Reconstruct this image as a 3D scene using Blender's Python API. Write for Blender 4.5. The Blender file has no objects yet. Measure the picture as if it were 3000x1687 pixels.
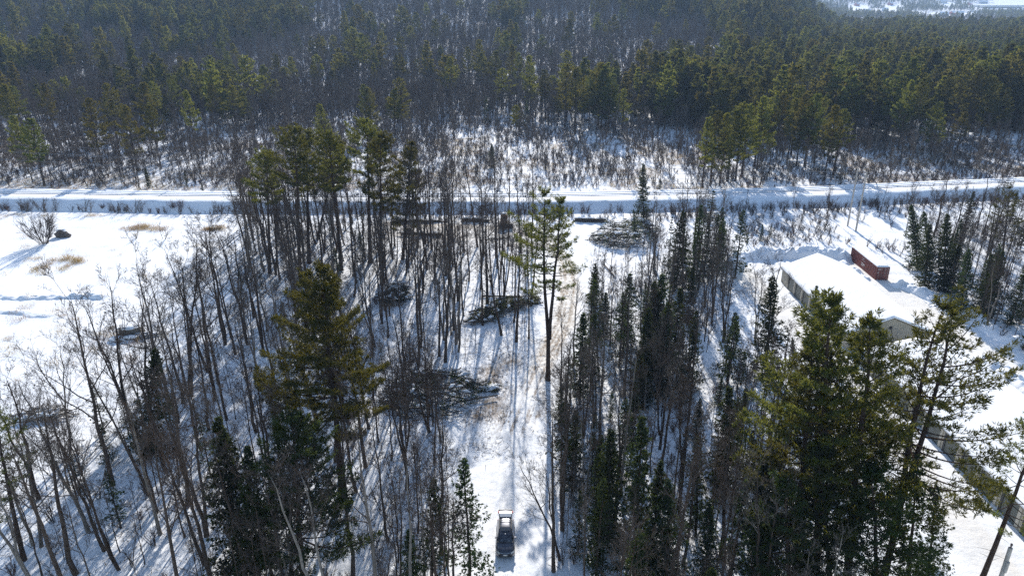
import bpy, math, random
import numpy as np
from mathutils import Vector, Matrix

# ---------------------------------------------------------------- camera, sky, sun, exposure
sc = bpy.context.scene
F_PX, PITCH, CAM_H = 2090.0, math.radians(22.0), 50.7
SUN_EL, SUN_AZ = math.radians(24.3), math.radians(1.8)

cam_d = bpy.data.cameras.new('camera')
cam_d.sensor_width = 36.0
cam_d.lens = 36.0 * F_PX / 3000.0
cam_d.clip_start = 0.5
cam_d.clip_end = 12000
cam = bpy.data.objects.new('camera', cam_d)
cam.location = (0, 0, CAM_H)
cam.rotation_euler = (math.pi / 2 - PITCH, 0, 0)
sc.collection.objects.link(cam)
sc.camera = cam

world = bpy.data.worlds.new('World')
sc.world = world
world.use_nodes = True
wn = world.node_tree
wn.nodes.clear()
w_out = wn.nodes.new('ShaderNodeOutputWorld')
w_bg = wn.nodes.new('ShaderNodeBackground')
w_sky = wn.nodes.new('ShaderNodeTexSky')
w_sky.sky_type = 'NISHITA'
w_sky.sun_disc = False
w_sky.sun_elevation = SUN_EL
w_sky.sun_rotation = SUN_AZ
w_sky.altitude = 200
w_sky.air_density = 1.0
w_sky.dust_density = 0.5
w_sky.ozone_density = 1.0
w_bg.inputs['Strength'].default_value = 0.115
wn.links.new(w_sky.outputs[0], w_bg.inputs['Color'])
wn.links.new(w_bg.outputs[0], w_out.inputs['Surface'])

sun_d = bpy.data.lights.new('sun', 'SUN')
sun_d.energy = 4.4
sun_d.angle = math.radians(0.53)
sun_d.color = (1.0, 0.94, 0.85)
sun = bpy.data.objects.new('sun', sun_d)
sun_vec = Vector((math.sin(SUN_AZ) * math.cos(SUN_EL), math.cos(SUN_AZ) * math.cos(SUN_EL), math.sin(SUN_EL)))
sun.rotation_euler = sun_vec.to_track_quat('Z', 'Y').to_euler()
sun.location = (0, 100, 200)
sc.collection.objects.link(sun)

sc.view_settings.view_transform = 'Standard'
sc.view_settings.look = 'None'
sc.view_settings.gamma = 1.0
sc.view_settings.use_curve_mapping = False
sc.view_settings.exposure = 0.85
cy = sc.cycles
cy.max_bounces = 5
cy.diffuse_bounces = 3
cy.glossy_bounces = 2
cy.transmission_bounces = 3
cy.transparent_max_bounces = 4
cy.volume_bounces = 0
cy.use_adaptive_sampling = True
cy.adaptive_threshold = 0.02
cy.use_denoising = False
cy.denoiser = "OPENIMAGEDENOISE"
cy.denoising_prefilter = "ACCURATE"
cy.denoising_input_passes = "RGB_ALBEDO_NORMAL"
cy.caustics_reflective = False
cy.caustics_refractive = False

C = sc.collection
rng = np.random.default_rng(11)
random.seed(5)

# ---------------------------------------------------------------- helpers
CP, SP = math.cos(PITCH), math.sin(PITCH)
def ray(px, py):
    x = (px - 1500.0) / F_PX
    y = (py - 843.5) / F_PX
    return np.array([x, CP - y * SP, -SP - y * CP])
def P(px, py, z=0.0):
    """point of the place at height z that the photograph shows at pixel (px, py)"""
    r = ray(px, py)
    t = (z - CAM_H) / r[2]
    return np.array([r[0] * t, r[1] * t, z])
def proj(p):
    x, y, z = p[0], p[1], p[2] - CAM_H
    d = y * CP - z * SP
    u = y * SP + z * CP
    return (1500 + F_PX * x / d, 843.5 - F_PX * u / d)

def _hash(ix, iy, s):
    n = (ix.astype(np.int64) * 374761393 + iy.astype(np.int64) * 668265263 + s * 974711) & 0x7fffffff
    n = ((n ^ (n >> 13)) * 1274126177) & 0x7fffffff
    return ((n ^ (n >> 16)) & 0xffff) / 65535.0
def vnoise(x, y, s=0):
    x = np.asarray(x, float); y = np.asarray(y, float)
    ix = np.floor(x); iy = np.floor(y)
    fx = x - ix; fy = y - iy
    fx = fx * fx * (3 - 2 * fx); fy = fy * fy * (3 - 2 * fy)
    a = _hash(ix, iy, s); b = _hash(ix + 1, iy, s); c = _hash(ix, iy + 1, s); d = _hash(ix + 1, iy + 1, s)
    return (a * (1 - fx) + b * fx) * (1 - fy) + (c * (1 - fx) + d * fx) * fy
def fbm(x, y, s=0, o=4):
    v = 0; a = 0.5
    for k in range(o):
        v = v + a * vnoise(x * 2 ** k, y * 2 ** k, s + k * 17); a *= 0.5
    return v
def sstep(a, b, x):
    t = np.clip((np.asarray(x, float) - a) / (b - a), 0, 1)
    return t * t * (3 - 2 * t)
def seg_dist(x, y, pts):
    """distance of points to a polyline, and width fraction along it"""
    best = np.full(np.shape(x), 1e9)
    for (ax, ay), (bx, by) in zip(pts[:-1], pts[1:]):
        dx, dy = bx - ax, by - ay
        t = np.clip(((x - ax) * dx + (y - ay) * dy) / (dx * dx + dy * dy), 0, 1)
        best = np.minimum(best, np.hypot(x - ax - t * dx, y - ay - t * dy))
    return best
def in_poly(x, y, poly):
    inside = np.zeros(np.shape(x), bool)
    n = len(poly)
    for i in range(n):
        x1, y1 = poly[i]; x2, y2 = poly[(i + 1) % n]
        c = ((y1 > y) != (y2 > y)) & (x < (x2 - x1) * (y - y1) / (y2 - y1 + 1e-12) + x1)
        inside ^= c
    return inside
def wpoly(pts):
    return [tuple(P(*p)[:2]) for p in pts]

def tag(o, label=None, cat=None, group=None, kind=None):
    if label: o['label'] = label
    if cat: o['category'] = cat
    if group: o['group'] = group
    if kind: o['kind'] = kind
    return o
def empty(name, loc=(0, 0, 0), rz=0.0, scale=1.0):
    o = bpy.data.objects.new(name, None)
    o.location = loc; o.rotation_euler = (0, 0, rz); o.scale = (scale,) * 3
    o.empty_display_size = 0.3
    C.objects.link(o)
    return o

class MB:
    """collects shapes into one mesh"""
    def __init__(s):
        s.v = []; s.f = []; s.n = 0; s.m = []
    def add(s, verts, faces, mat=0):
        verts = np.asarray(verts, float).reshape(-1, 3)
        s.v.append(verts)
        for f in faces:
            s.f.append(tuple(i + s.n for i in f)); s.m.append(mat)
        s.n += len(verts)
    def box(s, lo, hi, rz=0.0, c=None, mat=0):
        x0, y0, z0 = lo; x1, y1, z1 = hi
        v = np.array([(x0, y0, z0), (x1, y0, z0), (x1, y1, z0), (x0, y1, z0), (x0, y0, z1), (x1, y0, z1), (x1, y1, z1), (x0, y1, z1)], float)
        if rz:
            c = np.array(c if c is not None else ((x0 + x1) / 2, (y0 + y1) / 2))
            q = v[:, :2] - c
            v[:, 0] = c[0] + q[:, 0] * math.cos(rz) - q[:, 1] * math.sin(rz)
            v[:, 1] = c[1] + q[:, 0] * math.sin(rz) + q[:, 1] * math.cos(rz)
        s.add(v, [(0, 3, 2, 1), (4, 5, 6, 7), (0, 1, 5, 4), (1, 2, 6, 5), (2, 3, 7, 6), (3, 0, 4, 7)], mat)
    def tube(s, pts, rad, n=6, cap=True, mat=0):
        pts = np.asarray(pts, float); rad = np.broadcast_to(np.asarray(rad, float), (len(pts),))
        k = len(pts)
        d = np.gradient(pts, axis=0); d /= np.linalg.norm(d, axis=1)[:, None] + 1e-9
        ref = np.array([0, 0, 1.0]) if abs(d[0][2]) < 0.9 else np.array([1.0, 0, 0])
        a = np.cross(d, ref); a /= np.linalg.norm(a, axis=1)[:, None] + 1e-9
        b = np.cross(d, a)
        t = np.arange(n) * 2 * math.pi / n
        v = pts[:, None, :] + rad[:, None, None] * (np.cos(t)[None, :, None] * a[:, None, :] + np.sin(t)[None, :, None] * b[:, None, :])
        fs = []
        for i in range(k - 1):
            for j in range(n):
                j2 = (j + 1) % n
                fs.append((i * n + j, i * n + j2, (i + 1) * n + j2, (i + 1) * n + j))
        if cap:
            fs.append(tuple(range(n))[::-1]); fs.append(tuple((k - 1) * n + j for j in range(n)))
        s.add(v.reshape(-1, 3), fs, mat)
    def build(s, name, mats, parent=None, smooth=False, loc=None):
        me = bpy.data.meshes.new(name)
        me.from_pydata(np.concatenate(s.v).tolist(), [], s.f)
        if not isinstance(mats, (list, tuple)): mats = [mats]
        for m in mats: me.materials.append(m)
        if len(mats) > 1: me.polygons.foreach_set('material_index', s.m)
        if smooth: me.polygons.foreach_set('use_smooth', [True] * len(me.polygons))
        me.update()
        o = bpy.data.objects.new(name, me)
        C.objects.link(o)
        if parent: o.parent = parent
        if loc is not None: o.location = loc
        return o

def tri_mesh(name, verts, tris, mats, midx=None):
    verts = np.ascontiguousarray(verts, np.float32); tris = np.ascontiguousarray(tris, np.int32)
    me = bpy.data.meshes.new(name)
    me.vertices.add(len(verts)); me.vertices.foreach_set('co', verts.ravel())
    me.loops.add(tris.size); me.loops.foreach_set('vertex_index', tris.ravel())
    me.polygons.add(len(tris))
    me.polygons.foreach_set('loop_start', np.arange(0, tris.size, 3, dtype=np.int32))
    for m in mats: me.materials.append(m)
    if midx is not None: me.polygons.foreach_set('material_index', np.ascontiguousarray(midx, np.int32))
    me.update(); me.validate()
    return me

class TB:
    """fast triangle collector for trees: bark tubes and leaf triangles"""
    def __init__(s): s.v = []; s.t = []; s.n = 0
    def tube(s, pts, rad, n=3, tip=True):
        pts = np.asarray(pts, float); k = len(pts); rad = np.asarray(rad, float)
        d = np.empty_like(pts); d[1:-1] = pts[2:] - pts[:-2]; d[0] = pts[1] - pts[0]; d[-1] = pts[-1] - pts[-2]
        d /= np.sqrt((d * d).sum(1))[:, None] + 1e-9
        ref = (0, 0, 1.0) if abs(d[0][2]) < 0.8 else (1.0, 0, 0)
        a = np.cross(d, ref); a /= np.sqrt((a * a).sum(1))[:, None] + 1e-9
        b = np.cross(d, a)
        t = np.arange(n) * 2 * math.pi / n
        kk = k - 1 if tip else k
        v = (pts[:kk, None, :] + rad[:kk, None, None] * (np.cos(t)[None, :, None] * a[:kk, None, :] + np.sin(t)[None, :, None] * b[:kk, None, :])).reshape(-1, 3)
        T = []
        for i in range(kk - 1):
            for j in range(n):
                j2 = (j + 1) % n
                A, B, Cc, D = i * n + j, i * n + j2, (i + 1) * n + j2, (i + 1) * n + j
                T.append((A, B, Cc)); T.append((A, Cc, D))
        if tip:
            v = np.vstack([v, pts[-1]])
            for j in range(n): T.append(((kk - 1) * n + j, (kk - 1) * n + (j + 1) % n, kk * n))
        s.v.append(v); s.t.append(np.array(T) + s.n); s.n += len(v)
    def blades(s, c, d, L, W, r):
        """triangular leaf sprays: centres c, directions d (n,3), lengths, widths"""
        n = len(c)
        q = r.normal(size=(n, 3)); side = np.cross(d, q); side /= np.linalg.norm(side, axis=1)[:, None] + 1e-9
        L = np.broadcast_to(L, (n,))[:, None]; W = np.broadcast_to(W, (n,))[:, None]
        m = c + d * L * 0.45
        v = np.stack([c, m + side * W * 0.5, c + d * L, m - side * W * 0.5], 1).reshape(-1, 3)
        i = np.arange(n)[:, None] * 4 + s.n
        s.t.append(np.vstack([i + np.array([0, 1, 2]), i + np.array([0, 2, 3])]))
        s.v.append(v); s.n += len(v)
    def data(s): return np.concatenate(s.v), np.concatenate(s.t)

# ---------------------------------------------------------------- materials
def new_mat(name):
    m = bpy.data.materials.new(name); m.use_nodes = True
    nt = m.node_tree; nt.nodes.clear()
    return m, nt, nt.nodes.new('ShaderNodeOutputMaterial')
def nd(nt, t, **kw):
    n = nt.nodes.new(t)
    for k, v in kw.items():
        if k in n.inputs: n.inputs[k].default_value = v
        else: setattr(n, k, v)
    return n
def mat_solid(name, col, rough=0.7, metal=0.0, var=0.0, scale=3.0, bump=0.0, col2=None, coat=0.0, coord='Object'):
    m, nt, out = new_mat(name)
    b = nd(nt, 'ShaderNodeBsdfPrincipled', Roughness=rough, Metallic=metal)
    b.inputs['Coat Weight'].default_value = coat
    tc = nt.nodes.new('ShaderNodeTexCoord')
    no = nd(nt, 'ShaderNodeTexNoise', Scale=scale, Detail=5.0, Roughness=0.65)
    nt.links.new(tc.outputs[coord], no.inputs['Vector'])
    ramp = nt.nodes.new('ShaderNodeMapRange')
    ramp.inputs['From Min'].default_value = 0.35; ramp.inputs['From Max'].default_value = 0.65
    nt.links.new(no.outputs['Fac'], ramp.inputs['Value'])
    mx = nd(nt, 'ShaderNodeMix', data_type='RGBA')
    c2 = col2 if col2 else tuple(c * (1 - var) for c in col)
    mx.inputs[6].default_value = (*col, 1); mx.inputs[7].default_value = (*c2, 1)
    nt.links.new(ramp.outputs[0], mx.inputs[0])
    nt.links.new(mx.outputs[2], b.inputs['Base Color'])
    if bump:
        bp = nd(nt, 'ShaderNodeBump', Strength=bump, Distance=0.05)
        nt.links.new(no.outputs['Fac'], bp.inputs['Height']); nt.links.new(bp.outputs[0], b.inputs['Normal'])
    nt.links.new(b.outputs[0], out.inputs['Surface'])
    return m
def mat_bark(name, ca, cb, cc):
    m, nt, out = new_mat(name)
    b = nd(nt, 'ShaderNodeBsdfDiffuse', Roughness=0.5)
    oi = nt.nodes.new('ShaderNodeObjectInfo'); tc = nt.nodes.new('ShaderNodeTexCoord')
    no = nd(nt, 'ShaderNodeTexNoise', Scale=2.2, Detail=4.0, Roughness=0.65)
    mp = nd(nt, 'ShaderNodeMapping'); mp.inputs['Scale'].default_value = (3.0, 3.0, 0.6)
    nt.links.new(tc.outputs['Object'], mp.inputs['Vector']); nt.links.new(mp.outputs[0], no.inputs['Vector'])
    r1 = nt.nodes.new('ShaderNodeValToRGB')
    r1.color_ramp.elements[0].color = (*ca, 1); r1.color_ramp.elements[1].color = (*cc, 1)
    el = r1.color_ramp.elements.new(0.72); el.color = (*cb, 1)
    nt.links.new(oi.outputs['Random'], r1.inputs['Fac'])
    mx = nd(nt, 'ShaderNodeMix', data_type='RGBA', blend_type='MULTIPLY'); mx.inputs[0].default_value = 1.0
    mr = nd(nt, 'ShaderNodeMapRange'); mr.inputs['From Min'].default_value = 0.3; mr.inputs['From Max'].default_value = 0.7; mr.inputs['To Min'].default_value = 0.55; mr.inputs['To Max'].default_value = 1.3
    nt.links.new(no.outputs['Fac'], mr.inputs['Value']); nt.links.new(r1.outputs[0], mx.inputs[6]); nt.links.new(mr.outputs[0], mx.inputs[7])
    nt.links.new(mx.outputs[2], b.inputs['Color']); nt.links.new(b.outputs[0], out.inputs['Surface'])
    return m
def mat_leaf(name, col, trans, hue_var=0.42, tw=0.45):
    m, nt, out = new_mat(name)
    oi = nt.nodes.new('ShaderNodeObjectInfo')
    geo = nt.nodes.new('ShaderNodeNewGeometry')
    no = nd(nt, 'ShaderNodeTexNoise', Scale=0.9, Detail=2.0)
    nt.links.new(geo.outputs['Position'], no.inputs['Vector'])
    n0 = nd(nt, 'ShaderNodeTexNoise', Scale=0.018, Detail=3.0); nt.links.new(geo.outputs['Position'], n0.inputs['Vector'])
    av = nd(nt, 'ShaderNodeMath', operation='MULTIPLY_ADD'); av.inputs[1].default_value = 0.6; nt.links.new(n0.outputs['Fac'], av.inputs[0]); nt.links.new(no.outputs['Fac'], av.inputs[2])
    add = nd(nt, 'ShaderNodeMath', operation='ADD')
    nt.links.new(oi.outputs['Random'], add.inputs[0]); nt.links.new(av.outputs[0], add.inputs[1])
    mr = nd(nt, 'ShaderNodeMapRange'); mr.inputs['From Min'].default_value = 0.6; mr.inputs['From Max'].default_value = 1.9
    mr.inputs['To Min'].default_value = 1 - hue_var; mr.inputs['To Max'].default_value = 1 + hue_var
    nt.links.new(add.outputs[0], mr.inputs['Value'])
    def tint(c):
        h = nd(nt, 'ShaderNodeHueSaturation'); h.inputs['Color'].default_value = (*c, 1)
        nt.links.new(mr.outputs[0], h.inputs['Value'])
        mh = nd(nt, 'ShaderNodeMapRange'); mh.inputs['To Min'].default_value = 0.475; mh.inputs['To Max'].default_value = 0.52
        nt.links.new(oi.outputs['Random'], mh.inputs['Value']); nt.links.new(mh.outputs[0], h.inputs['Hue'])
        return h
    a = tint(col); t = tint(trans)
    d = nd(nt, 'ShaderNodeBsdfDiffuse'); tr = nd(nt, 'ShaderNodeBsdfTranslucent')
    nt.links.new(a.outputs[0], d.inputs['Color']); nt.links.new(t.outputs[0], tr.inputs['Color'])
    mx = nd(nt, 'ShaderNodeMixShader'); mx.inputs[0].default_value = tw
    nt.links.new(d.outputs[0], mx.inputs[1]); nt.links.new(tr.outputs[0], mx.inputs[2])
    nt.links.new(mx.outputs[0], out.inputs['Surface'])
    return m
def mat_snow(name, dirt=True, bump=0.35, fine=0.25):
    m, nt, out = new_mat(name)
    b = nd(nt, 'ShaderNodeBsdfPrincipled', Roughness=0.8)
    b.inputs['Specular IOR Level'].default_value = 0.08
    tc = nt.nodes.new('ShaderNodeTexCoord')
    n1 = nd(nt, 'ShaderNodeTexNoise', Scale=1.1, Detail=6.0, Roughness=0.6)
    n2 = nd(nt, 'ShaderNodeTexNoise', Scale=0.22, Detail=5.0, Roughness=0.6)
    for n in (n1, n2): nt.links.new(tc.outputs['Object'], n.inputs['Vector'])
    mixc = nd(nt, 'ShaderNodeMix', data_type='RGBA')
    mixc.inputs[6].default_value = (0.83, 0.86, 0.91, 1); mixc.inputs[7].default_value = (0.90, 0.91, 0.93, 1)
    nt.links.new(n2.outputs['Fac'], mixc.inputs[0])
    col = mixc.outputs[2]
    if dirt:
        at = nd(nt, 'ShaderNodeAttribute', attribute_name='dirt')
        n3 = nd(nt, 'ShaderNodeTexNoise', Scale=2.6, Detail=8.0, Roughness=0.72)
        mp = nd(nt, 'ShaderNodeMapping'); mp.inputs['Scale'].default_value = (1.0, 0.35, 1.0)
        nt.links.new(tc.outputs['Object'], mp.inputs['Vector']); nt.links.new(mp.outputs[0], n3.inputs['Vector'])
        # dirt amount = smoothstep of (attribute + noise - threshold)
        ad = nd(nt, 'ShaderNodeMath', operation='MULTIPLY_ADD'); ad.inputs[1].default_value = 1.5; ad.inputs[2].default_value = -0.75
        nt.links.new(n3.outputs['Fac'], ad.inputs[0])
        s = nd(nt, 'ShaderNodeMath', operation='ADD')
        nt.links.new(at.outputs['Fac'], s.inputs[0]); nt.links.new(ad.outputs[0], s.inputs[1])
        mr = nd(nt, 'ShaderNodeMapRange', interpolation_type='SMOOTHSTEP')
        mr.inputs['From Min'].default_value = 0.25; mr.inputs['From Max'].default_value = 1.0
        nt.links.new(s.outputs[0], mr.inputs['Value'])
        gate = nd(nt, 'ShaderNodeMath', operation='MINIMUM')
        g2 = nd(nt, 'ShaderNodeMath', operation='MULTIPLY'); g2.inputs[1].default_value = 2.5
        nt.links.new(at.outputs['Fac'], g2.inputs[0])
        nt.links.new(g2.outputs[0], gate.inputs[0]); nt.links.new(mr.outputs[0], gate.inputs[1])
        md = nd(nt, 'ShaderNodeMix', data_type='RGBA')
        md.inputs[7].default_value = (0.20, 0.14, 0.085, 1)
        nt.links.new(gate.outputs[0], md.inputs[0]); nt.links.new(col, md.inputs[6])
        # a thin even tint of sand where traffic packed the snow
        mt = nd(nt, 'ShaderNodeMix', data_type='RGBA', blend_type='MULTIPLY')
        mt.inputs[7].default_value = (0.78, 0.67, 0.50, 1)
        at2 = nd(nt, 'ShaderNodeAttribute', attribute_name='sand')
        nt.links.new(at2.outputs['Fac'], mt.inputs[0]); nt.links.new(md.outputs[2], mt.inputs[6])
        col = mt.outputs[2]
    nt.links.new(col, b.inputs['Base Color'])
    bp = nd(nt, 'ShaderNodeBump', Strength=bump, Distance=0.25)
    nt.links.new(n1.outputs['Fac'], bp.inputs['Height'])
    bp2 = nd(nt, 'ShaderNodeBump', Strength=fine, Distance=0.05)
    n4 = nd(nt, 'ShaderNodeTexNoise', Scale=6.0, Detail=4.0)
    nt.links.new(tc.outputs['Object'], n4.inputs['Vector'])
    nt.links.new(n4.outputs['Fac'], bp2.inputs['Height']); nt.links.new(bp.outputs[0], bp2.inputs['Normal'])
    nt.links.new(bp2.outputs[0], b.inputs['Normal'])
    nt.links.new(b.outputs[0], out.inputs['Surface'])
    return m

M = {}
M['snow'] = mat_snow('snow_ground')
M['snow_cap'] = mat_snow('snow_cap', dirt=False, bump=0.15, fine=0.1)
M['snow_bank'] = mat_snow('snow_bank', dirt=False, bump=0.6, fine=0.4)
M['bark'] = mat_bark('bark_grey', (0.070, 0.050, 0.039), (0.105, 0.080, 0.064), (0.30, 0.265, 0.23))
M['bark_pine'] = mat_bark('bark_pine', (0.060, 0.042, 0.034), (0.078, 0.054, 0.042), (0.10, 0.070, 0.052))
M['twig'] = mat_bark('twig', (0.088, 0.067, 0.056), (0.120, 0.096, 0.082), (0.18, 0.155, 0.135))
M['twig_red'] = mat_bark('twig_red', (0.115, 0.062, 0.052), (0.13, 0.080, 0.066), (0.15, 0.10, 0.08))
M['needle'] = mat_leaf('needle_pine', (0.043, 0.058, 0.019), (0.132, 0.134, 0.026))
M['needle_mid'] = mat_leaf('needle_mid', (0.040, 0.054, 0.018), (0.115, 0.118, 0.022))
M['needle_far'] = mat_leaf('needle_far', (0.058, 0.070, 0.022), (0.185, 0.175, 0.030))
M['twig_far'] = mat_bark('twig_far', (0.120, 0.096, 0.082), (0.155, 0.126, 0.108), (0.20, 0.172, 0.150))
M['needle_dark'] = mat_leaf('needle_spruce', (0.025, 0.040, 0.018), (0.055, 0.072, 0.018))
M['grass'] = mat_leaf('dry_grass', (0.34, 0.25, 0.13), (0.30, 0.21, 0.10), 0.35)

# ---------------------------------------------------------------- terrain
PLAIN = np.array([(-500, 0), (350, 0), (700, 0), (1100, 0), (1250, -1), (1600, -2), (2200, 2), (2600, 8), (2900, 20), (3400, 66), (4500, 160)], float)
HILL = np.array([(0, 0), (370, 0), (520, 9), (640, 20), (800, 45), (1000, 80), (1200, 100), (1500, 108), (4500, 100)], float)
RAILX = np.array([-300, -180, -135, -89, -71, 0, 36, 82, 113, 145, 185, 240, 320], float)
RAILY = np.array([198, 191, 188.5, 186, 185.2, 184.5, 186.8, 191, 196.3, 201.3, 209, 222, 245], float)
def rail_y(x): return np.interp(x, RAILX, RAILY)
def zt(x, y):
    x = np.asarray(x, float); y = np.asarray(y, float)
    z = np.interp(y, PLAIN[:, 0], PLAIN[:, 1])
    side = 1 - sstep(0.30, 0.44, x / np.maximum(y, 50))
    z = z + np.interp(y, HILL[:, 0], HILL[:, 1]) * side * (0.85 + 0.35 * fbm(x / 260, y / 260, 3, 3))
    far = sstep(210, 420, y)
    z = z + far * (fbm(x / 70, y / 70, 5, 3) - 0.5) * 4.0
    # marsh bank beyond the railway
    bank_y = 330 + 10 * np.sin(x / 60.0) - 0.12 * x
    z = z + 1.2 * sstep(bank_y - 1.5, bank_y + 1.0, y) * sstep(-60, -30, x) * (1 - sstep(70, 110, x)) * (1 - sstep(bank_y + 20, bank_y + 60, y))
    return z

track = [tuple(P(*p)[:2]) for p in [(1484, 2300), (1482, 1687), (1479, 1450), (1490, 1330), (1540, 1180), (1590, 1060), (1650, 950), (1668, 850), (1660, 770), (1600, 700), (1480, 668), (1300, 662), (1120, 655)]]
lane_e = [tuple(P(*p)[:2]) for p in [(2440, 752), (2525, 800), (2640, 880), (2790, 985), (2950, 1100), (3160, 1250), (3460, 1510)]]
lane_w = [(46, 140), (47, 118), (47.5, 95), (47.5, 70), (46, 45), (44, 15)]
landing = wpoly([(1080, 640), (1560, 650), (1640, 690), (1640, 740), (1460, 720), (1080, 705)])
slash = wpoly([(1400, 1020), (1580, 980), (1640, 1080), (1640, 1200), (1520, 1330), (1380, 1330), (1360, 1200)])

def micro(x, y):
    near = 1 - sstep(150, 230, y)
    field = in_poly(x, y, FIELD)
    d_tr = seg_dist(x, y, track)
    d_le = seg_dist(x, y, lane_e); d_lw = seg_dist(x, y, lane_w)
    smooth = np.minimum(np.minimum(sstep(1.2, 3.0, d_tr), sstep(3.0, 5.0, d_le)), sstep(2.8, 4.2, d_lw))
    smooth = smooth * np.where(field, 0.42, 1.0)
    drift = np.where(field, 0.22 * (fbm(x / 5.0 + y / 14.0, y / 3.2, 33, 3) - 0.45), 0.0)
    h = (fbm(x / 1.7, y / 1.7, 21, 3) - 0.45) * 0.34 * smooth + (fbm(x / 9, y / 9, 29, 3) - 0.45) * 0.5 + drift
    # wheel ruts of the track
    # a little churned relief on the slash ground and the landing
    return h * near
FIELD = wpoly([(-700, 617), (700, 620), (700, 700), (690, 850), (600, 960), (440, 1100), (250, 1200), (60, 1290), (-200, 1420), (-900, 1400)])

def ground_z(x, y):
    return float(zt(np.array([x]), np.array([y]))[0] + micro(np.array([x]), np.array([y]))[0])

def build_ground():
    ys = np.concatenate([np.arange(-80, 24, 4.0), np.arange(24, 205, 0.5), 205 * np.power(4600 / 205, np.linspace(0, 1, 170))[1:]])
    us = np.linspace(-1, 1, 430)
    half = np.maximum(0.92 * ys + 42, 110)
    X = us[None, :] * half[:, None]
    Y = np.repeat(ys[:, None], len(us), 1)
    Z = zt(X, Y) + micro(X, Y)
    # railway trench is not cut: the embankment sits on top
    nr, nc = X.shape
    v = np.stack([X, Y, Z], -1).reshape(-1, 3)
    idx = np.arange(nr * nc).reshape(nr, nc)
    a, b, c, d = idx[:-1, :-1].ravel(), idx[:-1, 1:].ravel(), idx[1:, 1:].ravel(), idx[1:, :-1].ravel()
    quads = np.stack([a, b, c, d], 1).astype(np.int32)
    me = bpy.data.meshes.new('ground')
    me.vertices.add(len(v)); me.vertices.foreach_set('co', v.astype(np.float32).ravel())
    me.loops.add(quads.size); me.loops.foreach_set('vertex_index', quads.ravel())
    me.polygons.add(len(quads)); me.polygons.foreach_set('loop_start', np.arange(0, quads.size, 4, dtype=np.int32))
    me.polygons.foreach_set('use_smooth', np.ones(len(quads), bool))
    me.materials.append(M['snow'])
    x, y = v[:, 0], v[:, 1]
    d_tr = seg_dist(x, y, track)
    dirt = np.zeros(len(v)); sand = np.zeros(len(v))
    tr_y = sstep(78, 92, y)                     # brown from the slash upward, clean snow by the car
    dirt = np.maximum(dirt, 0.62 * (1 - sstep(1.2, 3.0, d_tr)) * tr_y * (0.75 + 0.5 * vnoise(x / 4, y / 4, 3)))
    rut = np.exp(-((d_tr - 0.75) / 0.25) ** 2)
    dirt = np.maximum(dirt, 0.30 * rut * (1 - tr_y))
    sand = np.maximum(sand, 0.55 * (1 - sstep(0.8, 2.8, d_tr + 1.5 * (vnoise(x / 2, y / 3, 6) - 0.5))) * sstep(84, 105, y))
    jx, jy = 5.0 * (fbm(x / 3.5, y / 3.5, 14, 3) - 0.47), 7.0 * (fbm(x / 3.5, y / 3.5, 15, 3) - 0.47)
    soft = lambda pg: sum(in_poly(x + jx + ox, y + jy + oy, pg).astype(float) for ox, oy in ((0, 0), (1.2, 0), (-1.2, 0), (0, 1.8), (0, -1.8), (2, 2), (-2, -2), (2.2, -2.6), (-2.2, 2.6))) / 9.0
    sl = soft(slash)
    dirt = np.maximum(dirt, sl * 0.56 * (0.5 + vnoise(x / 3, y / 3, 8)))
    la = soft(landing)
    dirt = np.maximum(dirt, la * 0.42 * (0.5 + vnoise(x / 5, y / 5, 9))); sand = np.maximum(sand, la * 0.38)
    for ln, w in ((lane_e, 5.0), (lane_w, 3.4)):
        dl = seg_dist(x, y, ln)
        sand = np.maximum(sand, 0.50 * (1 - sstep(w - 1.8, w, dl)) * (0.40 + 0.9 * fbm(x / 2.2, y / 9, 31, 3)))
        dirt = np.maximum(dirt, 0.15 * (1 - sstep(w - 1.4, w, dl)) * (0.5 + vnoise(x / 1.2, y / 5, 17)))
    # duff and leaf litter showing through in the woods
    wood = (1 - in_poly(x, y, FIELD).astype(float)) * (1 - sstep(165, 175, y)) * (x < 44) * (y > 20) * sstep(2.5, 4.5, d_tr)
    dirt = np.maximum(dirt, wood * 0.18 * (0.4 + 1.2 * vnoise(x / 3, y / 3, 12)))
    marsh = sstep(200, 215, y) * (1 - sstep(600, 900, y))
    dirt = np.maximum(dirt, marsh * 0.30 * (0.3 + 1.2 * vnoise(x / 7, y / 12, 13)))
    for nm, arr in (('dirt', dirt), ('sand', sand)):
        at = me.attributes.new(nm, 'FLOAT', 'POINT'); at.data.foreach_set('value', arr.astype(np.float32))
    me.update()
    o = bpy.data.objects.new('ground', me); C.objects.link(o)
    tag(o, 'snow covered ground of field, woods and marsh', 'ground', kind='structure')
build_ground()

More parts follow.
